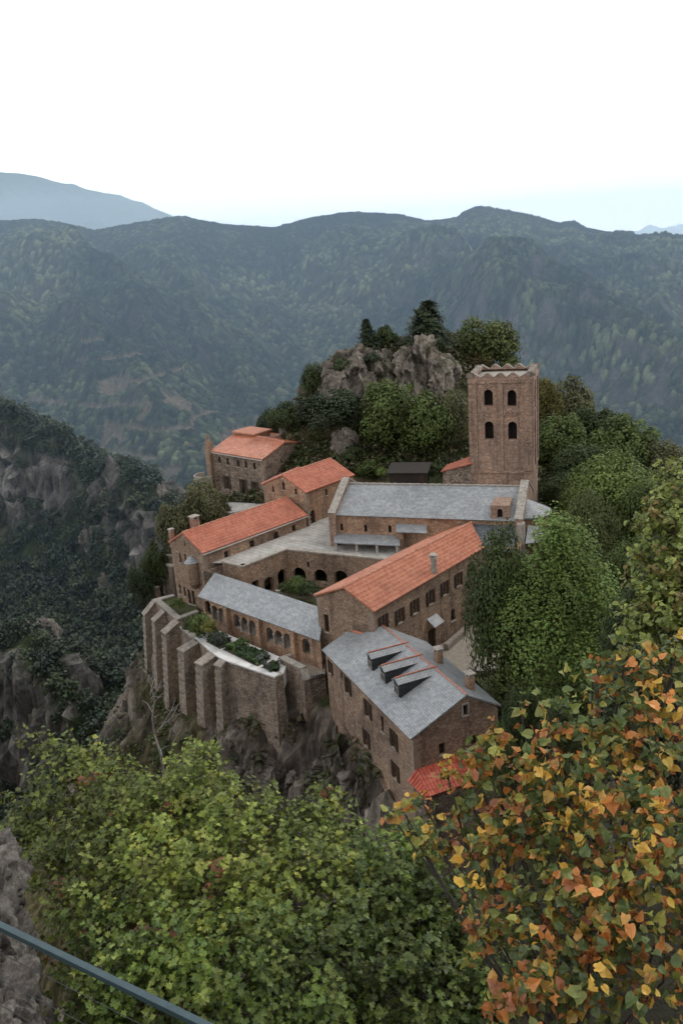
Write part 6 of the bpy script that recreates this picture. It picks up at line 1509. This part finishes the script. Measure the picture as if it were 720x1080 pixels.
# crags of bare rock standing out of the spur
MT['crag'] = None
def crag_mat():
    m, t, b, o = new_mat('crag_rock'); g = t.nodes.new('ShaderNodeNewGeometry'); a = N(t, 'ShaderNodeAttribute', attribute_name='Col')
    mp = t.nodes.new('ShaderNodeMapping'); mp.inputs['Scale'].default_value = (1, 1, .3); mp.inputs['Rotation'].default_value = (.15, .2, 0); t.links.new(g.outputs['Position'], mp.inputs[0])
    n = N(t, 'ShaderNodeTexNoise'); n.inputs['Scale'].default_value = 1.6; n.inputs['Detail'].default_value = 8; n.inputs['Roughness'].default_value = .72; t.links.new(mp.outputs[0], n.inputs['Vector'])
    r = ramp_node(t, [(.32, (.35, .34, .33)), (.5, (1, 1, 1)), (.7, (1.6, 1.58, 1.55))], n.outputs[0]); c = mixc(t, .9, a.outputs['Color'], r.outputs[0], 'MULTIPLY')
    t.links.new(c, b.inputs['Base Color']); b.inputs['Roughness'].default_value = .95; b.inputs['Specular IOR Level'].default_value = .2
    bp = N(t, 'ShaderNodeBump'); bp.inputs['Strength'].default_value = .8; bp.inputs['Distance'].default_value = .4; t.links.new(n.outputs[0], bp.inputs['Height']); t.links.new(bp.outputs[0], b.inputs['Normal'])
    return m
MT['crag'] = crag_mat()
def crag(label, px, py, Y, rad, seed, rot=0, tone=1.0, lean=(0, 0), sink=0.0, big=1.0, rough=1.0):
    """faceted outcrop; its top stands at the surveyed point"""
    bm = bmesh.new(); bmesh.ops.create_icosphere(bm, subdivisions=6, radius=1.0); V = np.array([v.co for v in bm.verts]); F = np.array([[v.index for v in f.verts] for f in bm.faces]); bm.free()
    V = np.sign(V) * np.abs(V) ** .8; s = seed * 9.1; rad = np.array(rad, float); w3 = V * rad / big
    wx_, wy_, wz_ = [w3[:, i] + .5 * fbm(w3[:, 0] / 2 + i * 9, w3[:, 1] / 2, w3[:, 2] / 2, 3, seed + 20 + i) for i in range(3)]
    b1, q1 = blocks(wx_ / 2.7 + s, wy_ / 2.7, (wz_ + .5 * wx_) / 4.6, seed); b2, q2 = blocks(wx_ / 1.05 + s, wy_ / 1.05, (wz_ + .4 * wx_) / 1.7, seed + 40); b3, q3 = blocks(wx_ / .42 + s, wy_ / .42, wz_ / .7, seed + 80)
    rm_ = rad.mean() / big
    dm = rough * (1.45 * b1 + .62 * b2 + .22 * b3) * big + .5 * big * fbm(w3[:, 0] / 4, w3[:, 1] / 4, w3[:, 2] / 5, 3, seed)
    nn = V / rad; nn /= np.linalg.norm(nn, axis=1, keepdims=True)
    q = V * rad; taper = 1 - .34 * np.clip(V[:, 2], -.3, 1); q[:, :2] *= taper[:, None]; q = q + nn * dm[:, None]; q[:, 0] += lean[0] * q[:, 2]; q[:, 1] += lean[1] * q[:, 2]
    R_ = np.array([[math.cos(rot), -math.sin(rot), 0], [math.sin(rot), math.cos(rot), 0], [0, 0, 1]]); q = q @ R_.T; q[:, 2] -= q[:, 2].max()
    k = np.clip(.36 + .5 * (q2 - .5) + .45 * b1 + .25 * (q3 - .5), 0, 1)[:, None]; col = (np.array([.075, .064, .054]) * (1 - k) + np.array([.27, .235, .20]) * k) * tone
    nz_ = fbm(w3[:, 0] / 1.5 + 5, w3[:, 1] / 1.5, w3[:, 2] / 1.5, 4, seed + 9)
    moss = np.clip(nz_ * 4 - .3, 0, 1)[:, None] * np.clip(nn[:, 2:3] * .8 + .35, 0, 1); col = col * (1 - .85 * moss) + np.array([.062, .068, .03]) * .85 * moss
    o = link('rock_outcrop', np_mesh('rock_outcrop', q, F, MT['crag'], col, smooth=False)); p = at(px, py, Y); p[2] -= sink; o.location = tuple(p); return props(o, label, 'rock')
crag('tall fissured brown cliff forming the left half of the knoll', 374, 363, 122.5, (6.4, 5.0, 10.5), 2, .2, lean=(.06, .08))
crag('narrow rock rib left of the big knoll cliff, over the dark oaks', 348, 380, 120.5, (3.0, 3, 8.5), 4, .1)
crag('pale pointed rock peak on the right half of the knoll', 445, 353, 123.0, (5.6, 4.4, 10), 5, -.2, 1.3, lean=(-.08, .12))
crag('pale rock rib running down right of the knoll peak', 470, 372, 121.5, (3.0, 3, 9), 6, -.3, 1.3, lean=(-.10, .10))
crag('low brown rock between the two knoll cliffs', 412, 366, 125.5, (5, 3, 5), 7, .3, .85)
crag('sloping rock slab at the foot of the knoll above the guest house', 306, 462, 117, (3.2, 2.5, 4.5), 8, .5, 1.0)
crag('rough rock beneath the left end of the knoll by the gatehouse', 362, 450, 114, (2.4, 2, 5.5), 9, .2, 1.0)
crag('dark crag beneath the corner of the slate house', 356, 772, 64, (2.4, 2.0, 4.5), 10, .4, .8)
crag('rock shelf at the foot of the slate house wall', 380, 806, 60.2, (1.6, 1.5, 3.2), 11, .4, .9)
crag('dark crag under the corner of the small terrace wall', 316, 812, 65, (2.2, 1.8, 5.0), 12, .1, .75)
crag('brown crag under the middle of the garden wall', 270, 792, 67.5, (3.2, 2.0, 5.5), 13, .2, .8)
crag('grey rock rib high in the middle of the ravine wall', 128, 556, 282, (11, 8, 30), 17, .2, .9, lean=(-.35, .22), big=2.2, rough=.5)
crag('broken grey cliff low in the middle of the ravine wall', 140, 604, 268, (10, 8, 26), 18, .3, .9, lean=(-.32, .22), big=2.2, rough=.5)
crag('grey rock band at the left edge high on the ravine wall', 4, 455, 322, (18, 10, 40), 19, .1, 1.2, lean=(-.25, .2), big=2.8, rough=.62)
crag('grey cliff on the skyline of the ravine wall next to the abbey', 150, 514, 287, (9, 8, 22), 20, .1, 1.2, lean=(.25, .25), big=2.4, rough=.62)
crag('rugged rock spur low at the left edge of the ravine', 14, 664, 216, (14, 9, 18), 21, .4, 1.2, lean=(.3, .25), big=2.0, rough=.62)
crag('lower end of the rugged rock spur at the left edge', 60, 706, 208, (11, 7, 14), 22, .6, 1.2, lean=(.35, .25), big=1.8, rough=.62)

ms = thing('mast', 'thin white mast beside the pine on top of the knoll', 'mast', tuple(at(434, 364, 127)))
g = MB(); g.tube([at(434, 364, 127), at(433, 336, 127)], [.07, .05], n=8); g.tube([at(433, 337.5, 127) - [.35, 0, 0], at(433, 337.5, 127) + [.35, 0, 0]], .03, n=6); g.build('pole', MT['coping'], ms)
